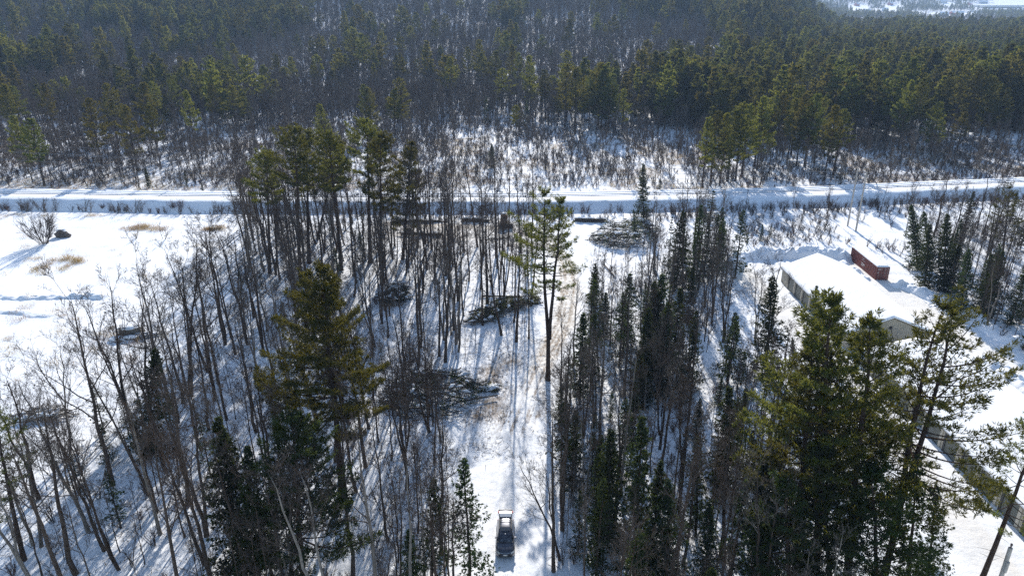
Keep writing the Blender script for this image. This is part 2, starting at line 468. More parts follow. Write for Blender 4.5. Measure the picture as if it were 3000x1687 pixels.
# ---- the track: packed snow with wheel ruts, lying in the ground sheet
def build_track():
    pts = np.array(track[:11]); seg = np.linalg.norm(np.diff(pts, axis=0), axis=1); L = np.r_[0, np.cumsum(seg)]
    s = np.arange(6, L[-1], 0.3); cx_ = np.interp(s, L, pts[:, 0]); cy_ = np.interp(s, L, pts[:, 1])
    ker = np.hanning(41); ker /= ker.sum()
    pad = lambda a: np.convolve(np.pad(a, 20, mode='reflect', reflect_type='odd'), ker, 'valid')
    cx_, cy_ = pad(cx_), pad(cy_)
    tx, ty = np.gradient(cx_), np.gradient(cy_); n = np.hypot(tx, ty); nx, ny = -ty / n, tx / n
    us = np.linspace(-2.3, 2.3, 47)
    wob = 0.22 * (fbm(s / 6, s * 0, 45, 2) - 0.4)
    X = cx_[:, None] + nx[:, None] * us[None, :]; Y = cy_[:, None] + ny[:, None] * us[None, :]
    base = zt(X, Y) + micro(X, Y)
    edge = sstep(2.3, 1.5, np.abs(us))[None, :] if False else (1 - sstep(1.5, 2.25, np.abs(us)))[None, :]
    U = us[None, :] + wob[:, None]
    rut = np.zeros_like(X)
    for c, d, w in ((0.78, 1.0, 0.17), (-0.78, 1.0, 0.17), (0.30, 0.45, 0.14), (-1.22, 0.5, 0.15), (1.25, 0.35, 0.15)):
        rut += d * np.exp(-((U - c - 0.15 * np.sin(s / 9 + c * 7)[:, None]) / w) ** 2)
    tread = 0.6 + 0.7 * fbm(X / 0.35, Y / 0.5, 46, 2)
    up = sstep(80, 100, Y)
    rough = (fbm(X / 0.7, Y / 0.7, 47, 3) - 0.45) * (0.10 + 0.22 * up)
    Z = base + (0.05 + rough - 0.13 * rut * tread) * edge - 0.06 * (1 - edge)
    dirt = np.clip(edge * (0.26 * rut + up * (0.42 + 0.3 * rut) * (0.4 + 1.1 * vnoise(X / 2.5, Y / 4, 3))), 0, 1)
    sand = np.clip(edge * (0.10 + 0.12 * rut + 0.38 * up), 0, 1)
    nr, nc = X.shape; idx = np.arange(nr * nc).reshape(nr, nc)
    q = np.stack([idx[:-1, :-1].ravel(), idx[:-1, 1:].ravel(), idx[1:, 1:].ravel(), idx[1:, :-1].ravel()], 1)[:, ::-1]
    b = MB(); b.add(np.stack([X, Y, Z], -1).reshape(-1, 3), [tuple(int(v) for v in f) for f in q])
    o = b.build('track', M['snow'], smooth=True)
    for nm, arr in (('dirt', dirt), ('sand', sand)):
        at = o.data.attributes.new(nm, 'FLOAT', 'POINT'); at.data.foreach_set('value', arr.ravel().astype(np.float32))
    tag(o, 'snowy vehicle track with wheel ruts through the wood', 'track', kind='structure')
build_track()

# ---- railway embankment
def build_railway():
    xs = np.arange(-290, 310, 0.8)
    prof = [(-9.5, -0.6), (-8.6, 0.05), (-7.2, 0.95), (-5.8, 1.9), (-5.2, 2.18), (-4.0, 2.25), (-2.6, 2.25), (-1.15, 2.27), (-1.0, 2.13), (-0.6, 2.12), (-0.45, 2.27), (0.25, 2.3), (0.4, 2.14), (0.8, 2.14), (0.95, 2.3), (2.2, 2.27), (2.35, 2.16), (2.8, 2.16), (2.95, 2.27), (4.6, 2.2), (5.4, 2.0), (7.0, 0.9), (8.5, -0.6)]
    prof = np.array(prof)
    yc = rail_y(xs)
    n, k = len(xs), len(prof)
    V = np.zeros((n, k, 3))
    V[:, :, 0] = xs[:, None]
    for j, (dy, z) in enumerate(prof):
        w = 0.35 if (dy < -4.5 or dy > 4.4) else 0.05
        V[:, j, 1] = yc + dy + (fbm(xs / 3, xs * 0 + j * 3.1, 40, 3) - 0.45) * w * 2
        V[:, j, 2] = z + (fbm(xs / 2.2, xs * 0 + j * 7.7, 41, 3) - 0.45) * w
    idx = np.arange(n * k).reshape(n, k)
    F = [(int(idx[i, j]), int(idx[i + 1, j]), int(idx[i + 1, j + 1]), int(idx[i, j + 1])) for i in range(n - 1) for j in range(k - 1)]
    b = MB(); b.add(V.reshape(-1, 3), F)
    o = b.build('railway_embankment', M['snow_cap'], smooth=True)
    tag(o, 'long snow covered railway embankment crossing the whole view', 'embankment', kind='structure')
    rt = empty('railway_track', (0, float(rail_y(0)), 2.1))
    tag(rt, 'pair of rails sunk in the snow along the embankment top', 'railway track')
    steel = mat_solid('rail_steel', (0.12, 0.085, 0.07), 0.6, 0.3, var=0.3)
    for dy in (-0.8, 0.6):
        b = MB()
        b.tube([(x, float(rail_y(x)) + dy - float(rail_y(0)), 0.12) for x in np.arange(-285, 306, 6.0)], 0.06, 4)
        b.build('rail', steel, rt)
build_railway()

# ---------------------------------------------------------------- trees
def unit(v): return v / (np.linalg.norm(v) + 1e-9)
def gen_pine(seed, h=24.0, cs=0.38, spread=4.2, gap=0.75, tufts=1.0, blade=0.34, bw=0.11, nb=5, per=6, stems=1, dead=True, sides=7, flat=1.0, bare_side=0.0, cone=0.72, plate=0.25, fork_w=1.15):
    """eastern white pine: whorls of long limbs carrying plates of needle tufts"""
    r = np.random.default_rng(seed)
    bk, lf = TB(), TB()
    tc, td = [], []
    for s in range(stems):
        n = 13
        zz = np.linspace(0, h * (1 - 0.03 * s), n)
        wx = np.cumsum(r.normal(0, 0.10, n)) * np.linspace(0, 1, n); wy = np.cumsum(r.normal(0, 0.10, n)) * np.linspace(0, 1, n)
        if stems > 1:
            sg = -1 if s == 0 else 1
            fork = np.clip((zz - h * 0.30) / (h * 0.5), 0, 1)
            wx = wx + sg * fork_w * fork ** 0.8
        tp = np.stack([wx, wy, zz], 1)
        if stems > 1 and s == 1: tp = tp[3:]
        r0 = 0.012 * h + 0.04
        if stems > 1: r0 *= 0.85
        rad = r0 * (1 - tp[:, 2] / h) ** 0.75 + 0.02
        rad[0] *= 1.25
        bk.tube(tp, rad, sides)
        at = lambda z: np.array([np.interp(z, tp[:, 2], tp[:, 0]), np.interp(z, tp[:, 2], tp[:, 1]), z])
        top = tp[-1, 2]
        z = h * cs
        az_f = r.uniform(0, 6.28); asym = 0.25
        if dead:
            zd = h * 0.16
            while zd < h * cs:
                if r.random() < 0.75:
                    a = r.uniform(0, 6.28); L = r.uniform(0.8, 2.6); p = at(zd)
                    q = p + np.array([math.cos(a) * L, math.sin(a) * L, r.uniform(-0.35, 0.25) * L])
                    bk.tube([p, (p + q) / 2 + (0, 0, 0.08), q], [0.035, 0.025, 0.01], 3)
                zd += r.uniform(0.3, 0.8)
        az0 = r.uniform(0, 6.28)
        while z < top - 0.2:
            f = (z - h * cs) / (top - h * cs)
            prof = (0.50 + 0.50 * min(f / 0.22, 1.0)) * (1 - f) ** cone + 0.10
            k = nb + int(r.integers(-1, 2))
            az0 += r.uniform(0.4, 1.2)
            for j in range(k):
                if r.random() < 0.10 + 0.18 * (1 - f) * (f < 0.35): continue
                a = az0 + j * 6.283 / k + r.normal(0, 0.22)
                L = spread * prof * r.uniform(0.62, 1.15) * (1 + asym * math.cos(a - az_f))
                if bare_side and math.cos(a - az_f) < -0.2: L *= 1 - bare_side
                if L < 0.35: L = 0.35
                el = -0.10 + 0.95 * f ** 1.3 + r.normal(0, 0.10)
                m = max(4, int(L / 0.8) + 2)
                t = np.linspace(0, 1, m)
                rise = math.sin(el) * L * t + 0.16 * L * t ** 2.2 - 0.06 * L * np.sin(t * 3.14)
                bend = r.normal(0, 0.12) * L * t ** 2
                bp = np.stack([math.cos(a) * L * t * math.cos(el) - math.sin(a) * bend, math.sin(a) * L * t * math.cos(el) + math.cos(a) * bend, rise], 1) + at(z)
                bk.tube(bp, np.linspace(0.018 + 0.014 * L, 0.012, m), 3)
                out = np.array([math.cos(a), math.sin(a), 0.25]); lat = np.array([-math.sin(a), math.cos(a), 0.0])
                # needle plate around the outer two thirds of the limb
                nt_ = int(tufts * (4 + 7.5 * L * (0.5 + 0.5 * L / spread)))
                u0 = 0.52 - 0.34 * f
                u = u0 + (1.03 - u0) * r.random(nt_) ** 0.85
                ws = 0.10 + plate * L * np.sin(np.clip((u - u0 * 0.6) / (1 - u0 * 0.6), 0, 1) * 2.75)
                v = r.uniform(-1, 1, nt_) * ws
                base = np.stack([np.interp(u, t, bp[:, i]) for i in range(3)], 1)
                c = base + lat * v[:, None] + out * (np.abs(v) * 0.35)[:, None] + np.array([0, 0, 1.0]) * (r.uniform(-0.10, 0.14, nt_) * flat + 0.06 * np.abs(v))[:, None]
                d = out[None, :] * 0.6 + lat[None, :] * (np.sign(v) * 0.7)[:, None] + np.array([0, 0, 0.55])
                tc.append(c); td.append(d)
                # a few side twigs that show as wood
                for q in range(int(1 + L * 0.9)):
                    i = r.integers(0, nt_); bk.tube([base[i], (base[i] + c[i]) / 2 + (0, 0, -0.03), c[i]], [0.014, 0.01, 0.005], 3)
            z += gap * r.uniform(0.75, 1.25)
        # leader
        tc.append(tp[-1][None, :] + r.normal(0, 0.12, (int(14 * tufts) + 4, 3)) - np.array([0, 0, 0.25])); td.append(np.tile([0, 0, 1.0], (int(14 * tufts) + 4, 1)))
    tc = np.concatenate(tc); td = np.concatenate(td)
    tc = np.repeat(tc, per, 0); td = np.repeat(td, per, 0)
    d = td + r.normal(0, 0.75, td.shape); d /= np.linalg.norm(d, axis=1)[:, None]
    tc = tc + r.normal(0, 0.05, tc.shape)
    lf.blades(tc, d, blade * r.uniform(0.7, 1.25, len(tc)), bw * r.uniform(0.7, 1.3, len(tc)), r)
    return bk, lf

def gen_spruce(seed, h=14.0, cs=0.08, spread=2.3, gap=0.38, nb=6, per=5, blade=0.26, bw=0.10, dens=1.0, thin=0.0, sides=6):
    """fir or spruce: narrow spire of drooping sprays"""
    r = np.random.default_rng(seed)
    bk, lf = TB(), TB()
    n = 9
    zz = np.linspace(0, h, n)
    tp = np.stack([np.cumsum(r.normal(0, 0.04, n)), np.cumsum(r.normal(0, 0.04, n)), zz], 1); tp[0, :2] = 0
    bk.tube(tp, (0.011 * h + 0.02) * (1 - zz / h) ** 0.8 + 0.012, sides)
    at = lambda z: np.array([np.interp(z, zz, tp[:, 0]), np.interp(z, zz, tp[:, 1]), z])
    z = h * cs; tc, td = [], []
    while z < h - 0.1:
        f = (z - h * cs) / (h * (1 - cs))
        prof = (1 - f) ** 0.85 * (0.75 + 0.25 * min(f / 0.12, 1)) + 0.04
        a0 = r.uniform(0, 6.28)
        for j in range(nb):
            if r.random() < thin + 0.08: continue
            a = a0 + j * 6.283 / nb + r.normal(0, 0.25)
            L = max(0.16, spread * prof * r.uniform(0.42, 1.22) * (1 + 0.22 * math.cos(a * 1.0 + z * 0.9)))
            el = -0.28 + 1.05 * f ** 1.6 + r.normal(0, 0.10)
            t = np.linspace(0, 1, 4)
            dz = math.sin(el) * L * t - 0.18 * L * np.sin(t * 3.0) * (1 - f) + 0.10 * L * t ** 3
            bp = np.stack([math.cos(a) * L * t * math.cos(el), math.sin(a) * L * t * math.cos(el), dz], 1) + at(z)
            if L > 0.4: bk.tube(bp, [0.010 + 0.008 * L, 0.014, 0.009, 0.004], 3)
            out = np.array([math.cos(a), math.sin(a), 0.0]); lat = np.array([-math.sin(a), math.cos(a), 0.0])
            m = int(dens * (2 + 7 * L))
            u = r.uniform(0.10, 1.02, m); sg = r.choice([-1, 1], m)
            v = sg * r.uniform(0, 1, m) * 0.26 * L * np.sin(np.clip(u, 0, 1) * 2.6)
            c = np.stack([np.interp(u, t, bp[:, i]) for i in range(3)], 1) + lat * v[:, None] + out * (np.abs(v) * 0.5)[:, None]
            c[:, 2] -= 0.22 * np.abs(v) + r.uniform(0, 0.06, m)
            d = out * 0.7 + lat * (sg * 0.55)[:, None] + np.array([0, 0, -0.12])
            tc.append(c); td.append(d)
        z += gap * r.uniform(0.75, 1.25) * (0.7 + 0.5 * (1 - f))
    tc.append(tp[-1][None, :] - np.array([0, 0, 0.12]) + r.normal(0, 0.03, (4, 3))); td.append(np.tile([0, 0, 1.0], (4, 1)))
    tc = np.repeat(np.concatenate(tc), per, 0); td = np.repeat(np.concatenate(td), per, 0)
    d = td + r.normal(0, 0.42, td.shape); d /= np.linalg.norm(d, axis=1)[:, None]
    lf.blades(tc + r.normal(0, 0.03, tc.shape), d, blade * r.uniform(0.7, 1.25, len(tc)), bw * r.uniform(0.7, 1.25, len(tc)), r)
    return bk, lf

def gen_bare(seed, h=18.0, fork=0.45, spread=0.30, nmain=9, n2=7, n3=6, n4=0, r0=None, rmin=0.011, wander=0.05, up=0.75, lean=0.0, split=1):
    """leafless broadleaf: trunk, upswept limbs, branches, twigs"""
    r = np.random.default_rng(seed)
    tk, cr = TB(), TB()
    if r0 is None: r0 = 0.0085 * h + 0.03
    def limb(p, d, L, rad, lev):
        m = 6 if lev == 1 else (4 if lev == 2 else 3)
        pts = [p]; dd = d.copy()
        for i in range(m - 1):
            dd = unit(dd + r.normal(0, 0.16 if lev < 3 else 0.22, 3) + np.array([0, 0, (0.16 if lev < 3 else 0.08) * up]))
            pts.append(pts[-1] + dd * L / (m - 1))
        pts = np.array(pts)
        rr = np.linspace(rad, max(rad * 0.28, rmin * 0.7), m)
        cr.tube(pts, rr, 4 if lev == 1 else 3)
        cnt = {1: n2, 2: n3, 3: n4}.get(lev, 0)
        for k in range(cnt):
            u = r.uniform(0.22, 0.98)
            i = min(int(u * (m - 1)), m - 2); fr = u * (m - 1) - i
            q = pts[i] * (1 - fr) + pts[i + 1] * fr
            ax = unit(pts[i + 1] - pts[i])
            pr = unit(np.cross(ax, r.normal(size=3)))
            an = r.uniform(0.45, 1.0)
            dn = unit(ax * math.cos(an) + pr * math.sin(an) + np.array([0, 0, 0.12 * up]))
            limb(q, dn, L * r.uniform(0.30, 0.58) * (1.12 - 0.5 * u), max(rr[i] * 0.52, rmin), lev + 1)
    n = 10
    for s in range(split):
        zz = np.linspace(0, h * (1 - 0.08 * s), n)
        wx = np.cumsum(r.normal(0, wander, n)) * h / 18; wy = np.cumsum(r.normal(0, wander, n)) * h / 18
        wx -= wx[0]; wy -= wy[0]
        wx = wx + lean * zz
        if split > 1: wx = wx + (-1) ** s * np.clip(zz - h * 0.18, 0, None) * 0.10; wy = wy + r.normal(0, 0.03) * zz
        tp = np.stack([wx, wy, zz], 1)
        rad = r0 * (1 - zz / h * 0.93) ** 0.9 * (0.8 if s else 1.0) + 0.008; rad[0] *= 1.2
        tk.tube(tp, rad, 6)
        for k in range(nmain):
            u = fork + (0.97 - fork) * ((k + r.uniform(0, 0.9)) / nmain)
            z = u * h * (1 - 0.08 * s)
            p = np.array([np.interp(z, zz, tp[:, 0]), np.interp(z, zz, tp[:, 1]), z])
            a = r.uniform(0, 6.28); an = r.uniform(0.45, 0.95) - 0.25 * (u - fork)
            d = np.array([math.cos(a) * math.sin(an), math.sin(a) * math.sin(an), math.cos(an)])
            L = spread * h * (1.15 - 0.75 * (u - fork) / (1 - fork)) * r.uniform(0.65, 1.15)
            limb(p, d, L, max(np.interp(z, zz, rad) * 0.5, rmin), 1)
        for k in range(2):   # dead snags low on the trunk
            z = r.uniform(0.15, fork) * h; a = r.uniform(0, 6.28); L = r.uniform(0.4, 1.5)
            p = np.array([np.interp(z, zz, tp[:, 0]), np.interp(z, zz, tp[:, 1]), z])
            cr.tube([p, p + np.array([math.cos(a), math.sin(a), 0.2]) * L], [0.03, 0.01], 3)
    return tk, cr

def gen_shrub(seed, h=2.4, stems=9, n2=4, n3=3, rmin=0.010, spread=0.55):
    r = np.random.default_rng(seed)
    cr = TB()
    for s in range(stems):
        a = r.uniform(0, 6.28); an = r.uniform(0.08, spread)
        d = np.array([math.cos(a) * math.sin(an), math.sin(a) * math.sin(an), math.cos(an)])
        p = np.array([math.cos(a), math.sin(a), 0]) * r.uniform(0, 0.12 * h)
        L = h * r.uniform(0.6, 1.05)
        pts = [p]
        for i in range(4):
            d = unit(d + r.normal(0, 0.10, 3) + np.array([0, 0, 0.03])); pts.append(pts[-1] + d * L / 4)
        pts = np.array(pts); cr.tube(pts, np.linspace(rmin * 2.2, rmin * 0.8, 5), 3)
        for k in range(n2):
            i = r.integers(1, 4); dn = unit(pts[i + 1] - pts[i] + r.normal(0, 0.35, 3) * L / 4)
            q = pts[i]; e = q + dn * L * r.uniform(0.25, 0.5)
            cr.tube([q, (q + e) / 2 + r.normal(0, 0.03, 3), e], [rmin * 1.3, rmin, rmin * 0.5], 3)
            for m in range(n3):
                u = r.uniform(0.2, 0.9); qq = q + (e - q) * u
                ee = qq + unit(dn + r.normal(0, 0.45, 3)) * L * r.uniform(0.1, 0.24)
                cr.tube([qq, ee], [rmin * 0.9, rmin * 0.4], 3)
    return cr

class Kind:
    """a tree model: trunk mesh and crown mesh shared by all its copies"""
    def __init__(s, name, bk, lf, mb, ml, h):
        s.h = h
        v, t = bk.data(); s.trunk = tri_mesh(name + '_trunk', v, t, [mb])
        v2, t2 = lf.data(); s.crown = tri_mesh(name + '_crown', v2, t2, [ml])
        s.vt = (v, t, v2, t2, mb, ml)
    def joined(s, name):
        v, t, v2, t2, mb, ml = s.vt
        me = tri_mesh(name, np.vstack([v, v2]), np.vstack([t, t2 + len(v)]), [mb, ml], np.r_[np.zeros(len(t)), np.ones(len(t2))])
        return me

K = {}
NP = M['needle']; ND = M['needle_dark']; BP = M['bark_pine']; BB = M['bark']; TW = M['twig']
# near pines, one by one
K['pine_big'] = Kind('pine_big', *gen_pine(3, 27, 0.38, 7.2, 0.95, tufts=2.6, blade=0.40, bw=0.065, nb=6, per=8, cone=0.85), BP, NP, 27)
K['pine_fork'] = Kind('pine_fork', *gen_pine(8, 27.5, 0.50, 5.0, 1.25, fork_w=0.75, tufts=1.5, blade=0.40, bw=0.07, nb=4, per=7, stems=2, cone=0.6), BP, NP, 27.5)
K['pine_tall'] = [Kind('pine_tall', *gen_pine(20 + i, 25, (0.60, 0.66, 0.55)[i], 4.4, 0.85, tufts=1.7, blade=0.42, bw=0.09, nb=5, per=6, cone=0.6), BP, NP, 25) for i in range(3)]
K['pine_loose'] = [Kind('pine_loose', *gen_pine(30 + i, 26, (0.34, 0.40)[i], 5.8, 1.4, tufts=1.4, blade=0.40, bw=0.075, nb=4, per=7, stems=(2, 1)[i], cone=0.6), BP, NP, 26) for i in range(2)]
K['pine_full'] = [Kind('pine_full', *gen_pine(40 + i, 25, (0.24, 0.28)[i], (6.6, 5.4)[i], 1.1, tufts=2.1, blade=0.42, bw=0.075, nb=5, per=7, cone=0.85), BP, NP, 25) for i in range(2)]
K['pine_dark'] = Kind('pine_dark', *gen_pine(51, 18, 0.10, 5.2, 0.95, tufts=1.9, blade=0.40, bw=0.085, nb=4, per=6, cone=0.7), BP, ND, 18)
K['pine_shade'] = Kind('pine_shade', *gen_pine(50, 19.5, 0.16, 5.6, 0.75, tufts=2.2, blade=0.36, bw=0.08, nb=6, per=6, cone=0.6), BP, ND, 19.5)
# middle distance pines beyond the railway
K['pine_mid'] = [Kind('pine_mid', *gen_pine(60 + i, 22, (0.34, 0.45, 0.26, 0.40, 0.30)[i], (4.3, 4.6, 5.0, 3.9, 5.2)[i], 1.05, tufts=1.5, blade=0.52, bw=0.17, nb=5, per=4, sides=5, dead=False), BP, (M['needle_far'], NP)[i % 2], 22) for i in range(5)]
K['pine_far'] = [Kind('pine_far', *gen_pine(70 + i, 19, (0.25, 0.38, 0.18, 0.3, 0.45, 0.22)[i], (4.0, 4.6, 5.0, 3.3, 3.8, 5.4)[i], (1.3, 1.5, 1.2, 1.3, 1.4, 1.7)[i], cone=(.72, .6, .9, .8, .5, .7)[i], tufts=1.25, blade=0.72, bw=0.30, nb=5, per=3, sides=4, dead=False), BP, (M['needle_far'], M['needle_far'], M['needle_mid'], M['needle_far'], NP, M['needle_mid'])[i], 19) for i in range(6)]
K['spruce'] = [Kind('spruce', *gen_spruce(80 + i, 14, (0.07, 0.12, 0.16, 0.05)[i], (2.5, 2.2, 2.4, 2.9)[i], dens=(1.5, 1.4, 1.2, 1.5)[i], thin=(.05, .12, .28, .08)[i], gap=(.40, .46, .5, .42)[i]), BP, ND, 14) for i in range(4)]
K['spruce_thin'] = [Kind('spruce_thin', *gen_spruce(90 + i, 11, 0.22, 1.7, gap=0.5, nb=5, dens=1.0, thin=0.25), BP, ND, 11) for i in range(2)]
K['spruce_far'] = [Kind('spruce_far', *gen_spruce(95 + i, 14, 0.1, (2.2, 1.8)[i], gap=0.8, nb=5, per=2, blade=0.7, bw=0.34, dens=0.55, sides=4), BP, ND, 14) for i in range(2)]
K['bare_tall'] = [Kind('bare_tall', *gen_bare(100 + i, 20, (0.5, 0.58, 0.45, 0.52, 0.62, 0.40, 0.55)[i], (0.22, 0.19, 0.24, 0.26, 0.18, 0.25, 0.21)[i], nmain=(10, 9, 11, 10, 9, 11, 8)[i], n2=8, n3=6, n4=3, wander=(.05, .09, .07, .13, .06, .11, .16)[i], split=(1, 1, 1, 2, 1, 1, 2)[i]), BB, TW, 20) for i in range(7)]
K['bare_open'] = [Kind('bare_open', *gen_bare(120 + i, 17, (0.28, 0.33, 0.25)[i], (0.36, 0.33, 0.40)[i], nmain=9, n2=8, n3=6, n4=3, wander=0.14, up=0.6, split=(1, 2, 1)[i]), BB, TW, 17) for i in range(3)]
K['sapling'] = [Kind('sapling', *gen_bare(140 + i, 9, 0.22, 0.26, nmain=11, n2=6, n3=5, n4=2, r0=0.055, rmin=0.010, wander=0.10), BB, TW, 9) for i in range(4)]
K['bare_far'] = [Kind('bare_far', *gen_bare(160 + i, 15, 0.26, 0.30, nmain=10, n2=8, n3=5, r0=0.15, rmin=0.045, wander=0.1, split=(1, 2, 1, 1)[i]), BB, M['twig_far'], 15) for i in range(4)]

n_trees = 0
def tree(kind, loc, h, name, label, cat, group=None, rz=None, lean=(0, 0), zoff=-0.15, fat=1.0):
    """one tree as a thing of its own: an Empty with trunk and crown"""
    global n_trees
    n_trees += 1
    s = h / kind.h
    e = bpy.data.objects.new(name, None)
    e.empty_display_size = 0.3
    z = loc[2] if len(loc) > 2 else ground_z(loc[0], loc[1])
    e.location = (loc[0], loc[1], z + zoff)
    if group: fat *= random.uniform(0.78, 1.32)
    e.scale = (s * fat, s * fat, s)
    rz = random.uniform(0, 6.283) if rz is None else rz
    # spin about the trunk first, then tilt it
    q = Matrix.Rotation(lean[0], 4, 'Y') @ Matrix.Rotation(-lean[1], 4, 'X') @ Matrix.Rotation(rz, 4, 'Z')
    e.rotation_euler = q.to_euler()
    C.objects.link(e)
    for nm, me in (('trunk', kind.trunk), ('crown', kind.crown)):
        o = bpy.data.objects.new(nm, me); o.parent = e; C.objects.link(o)
    tag(e, label, cat, group)
    return e
def tree_px(kind, base, top, name, label, cat, group=None, rz=None):
    """tree that stands at pixel base and whose tip the photograph shows at pixel top"""
    g = P(*base); g[2] = ground_z(g[0], g[1])
    r = ray(*top); t = g[1] / r[1]
    tipx, tipz = r[0] * t, CAM_H + r[2] * t
    h = tipz - g[2]
    return tree(kind, g, math.hypot(h, tipx - g[0]), name, label, cat, group, rz, lean=(math.atan2(tipx - g[0], h), 0))
def at_top(px, py, h):
    """ground spot of a tree of height h whose tip shows at pixel (px, py)"""
    z0 = 0.0
    for _ in range(25):
        q = P(px, py, z0 + h); z0 = 0.5 * z0 + 0.5 * float(zt(q[:1], q[1:2])[0])
    return np.array([q[0], q[1], z0])

# ---- trees one can tell apart, near
tree_px(K['pine_fork'], (1605, 1112), (1622, 562), 'pine_tree', 'tall white pine with a forked top and long bare trunk, beside the snowy track', 'pine', rz=0.0)
tree_px(K['pine_big'], (1003, 1456), (949, 784), 'pine_tree', 'big full crowned olive green pine standing alone left of the track', 'pine', rz=1.0)
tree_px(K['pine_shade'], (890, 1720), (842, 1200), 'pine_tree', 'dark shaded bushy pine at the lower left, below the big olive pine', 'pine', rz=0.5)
tree_px(K['spruce'][0], (710, 1690), (640, 1222), 'spruce_tree', 'narrow green spruce just left of the dark shaded pine', 'spruce')
tree_px(K['spruce'][1], (760, 1700), (722, 1300), 'spruce_tree', 'short dark spruce squeezed between the narrow spruce and the dark pine', 'spruce')
tree_px(K['pine_loose'][0], (2585, 1705), (2790, 885), 'pine_tree', 'leaning two stemmed pine in front of the storage building gable', 'pine', rz=0.15)
tree_px(K['pine_loose'][1], (2868, 1715), (3070, 1210), 'pine_tree', 'pine leaning out of the right edge above the dirty snow lane', 'pine', rz=2.2)
tree_px(K['pine_full'][0], (2385, 1715), (2448, 868), 'pine_tree', 'bright green pine in front of the storage building roof, left of its cluster', 'pine', rz=0.4)
tree_px(K['pine_full'][1], (2480, 1720), (2548, 922), 'pine_tree', 'bright green pine between the leaning two stemmed pine and its left neighbour', 'pine', rz=2.0)
tree_px(K['pine_full'][0], (2330, 1690), (2370, 1010), 'pine_tree', 'lower yellowish pine at the left foot of the pine cluster', 'pine', rz=3.4)
tree_px(K['spruce'][3], (2245, 1105), (2262, 808), 'spruce_tree', 'dark pointed spruce left of the storage building wall', 'spruce')
tree_px(K['spruce'][1], (2392, 1010), (2390, 836), 'spruce_tree', 'spruce tip standing against the snow roof left edge', 'spruce')
tree_px(K['spruce'][0], (2330, 1080), (2322, 985), 'spruce_tree', 'small dark spruce behind the pine cluster, near the roller doors', 'spruce')
tree_px(K['spruce'][2], (1376, 1705), (1357, 1338), 'spruce_tree', 'ragged hemlock close beside the parked car, left of it', 'spruce', rz=1.0)
tree_px(K['spruce'][2], (1265, 1690), (1270, 1398), 'spruce_tree', 'thin hemlock with gaps left of the ragged one near the car', 'spruce', rz=2.0)
tree_px(K['spruce'][3], (1210, 1740), (1196, 1548), 'spruce_tree', 'bushy young hemlock at the bottom edge left of the car', 'spruce')
tree_px(K['spruce'][1], (1858, 1680), (1876, 1222), 'spruce_tree', 'tall thin spruce spire right of the track at the lower right wood', 'spruce')
tree_px(K['spruce'][2], (1748, 1700), (1770, 1400), 'spruce_tree', 'wide olive hemlock at the edge of the track, right of the car', 'spruce')
for i, (b, t, k) in enumerate([((2120, 1450), (2136, 1128), 0), ((2038, 1570), (2043, 1272), 1), ((1782, 1590), (1790, 1252), 0), ((2069, 1690), (2082, 1470), 3), ((1885, 1195), (1872, 1024), 3), ((2000, 1180), (1998, 1055), 3), ((1914, 1085), (1918, 825), 0), ((2225, 1700), (2235, 1330), 3), ((1955, 1700), (1962, 1400), 3), ((2660, 1730), (2690, 1330), 2), ((2720, 1720), (2745, 1420), 2)]):
    tree_px(K['spruce'][k], b, t, 'spruce_tree', ['tall dark spruce left of the bright pine cluster', 'spruce in the lower right wood below the shaded snow opening', 'broad spruce near the track, upper right of the car', 'low bushy spruce at the bottom edge of the lower right wood', 'left of two black bushy spruces above the shaded snow opening', 'right of two black bushy spruces above the shaded snow opening', 'high dark spruce in the heart of the right wood', 'dark spruce at the left foot of the bright pine cluster', 'bushy spruce at the bottom, between the spire and the pine cluster', 'ragged hemlock under the leaning two stemmed pine', 'thin hemlock beside the dirty snow lane, lower right'][i], 'spruce')
for i, (b, t) in enumerate([((2440, 1790), (2405, 1310)), ((2570, 1800), (2560, 1370)), ((2320, 1800), (2300, 1400))]):
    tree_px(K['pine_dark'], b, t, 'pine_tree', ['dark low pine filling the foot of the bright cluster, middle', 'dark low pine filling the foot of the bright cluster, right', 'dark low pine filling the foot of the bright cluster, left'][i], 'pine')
tree_px(K['pine_full'][1], (1180, 760), (1205, 415), 'pine_tree', 'slim pine at the right end of the tall pine row before the railway', 'pine')
for i, (b, t) in enumerate([((790, 800), (776, 440)), ((880, 815), (858, 372)), ((905, 770), (900, 385)), ((1000, 790), (962, 382)), ((1085, 770), (1068, 350)), ((1120, 830), (1110, 395)), ((930, 700), (990, 410)), ((820, 700), (800, 520))]):
    tree_px(K['pine_tall'][i % 3], b, t, 'pine_tree', ['short crowned pine at the left end of the tall pine row before the railway', 'left of the two highest pines in the row before the railway', 'pine hiding behind the row before the railway, second from its left', 'middle pine of the tall row before the railway', 'highest pine of the row before the railway, dense dark crown', 'pine leaning right beside the highest one of the row', 'thin pine behind the middle of the tall row', 'lowest pine at the field side of the tall row'][i], 'pine')
tree_px(K['spruce'][0], (1885, 640), (1885, 478), 'spruce_tree', 'lone green conifer rising in front of the railway at the clearing', 'spruce')
tree_px(K['spruce'][1], (1862, 700), (1858, 612), 'spruce_tree', 'small black spruce beside the slash heap', 'spruce')
tree_px(K['spruce'][3], (430, 1330), (455, 1020), 'spruce_tree', 'sparse young fir at the field edge among bare trees', 'spruce')
tree_px(K['pine_loose'][1], (70, 1640), (-30, 1200), 'pine_tree', 'pine cut by the left edge of the picture', 'pine', rz=1.0)
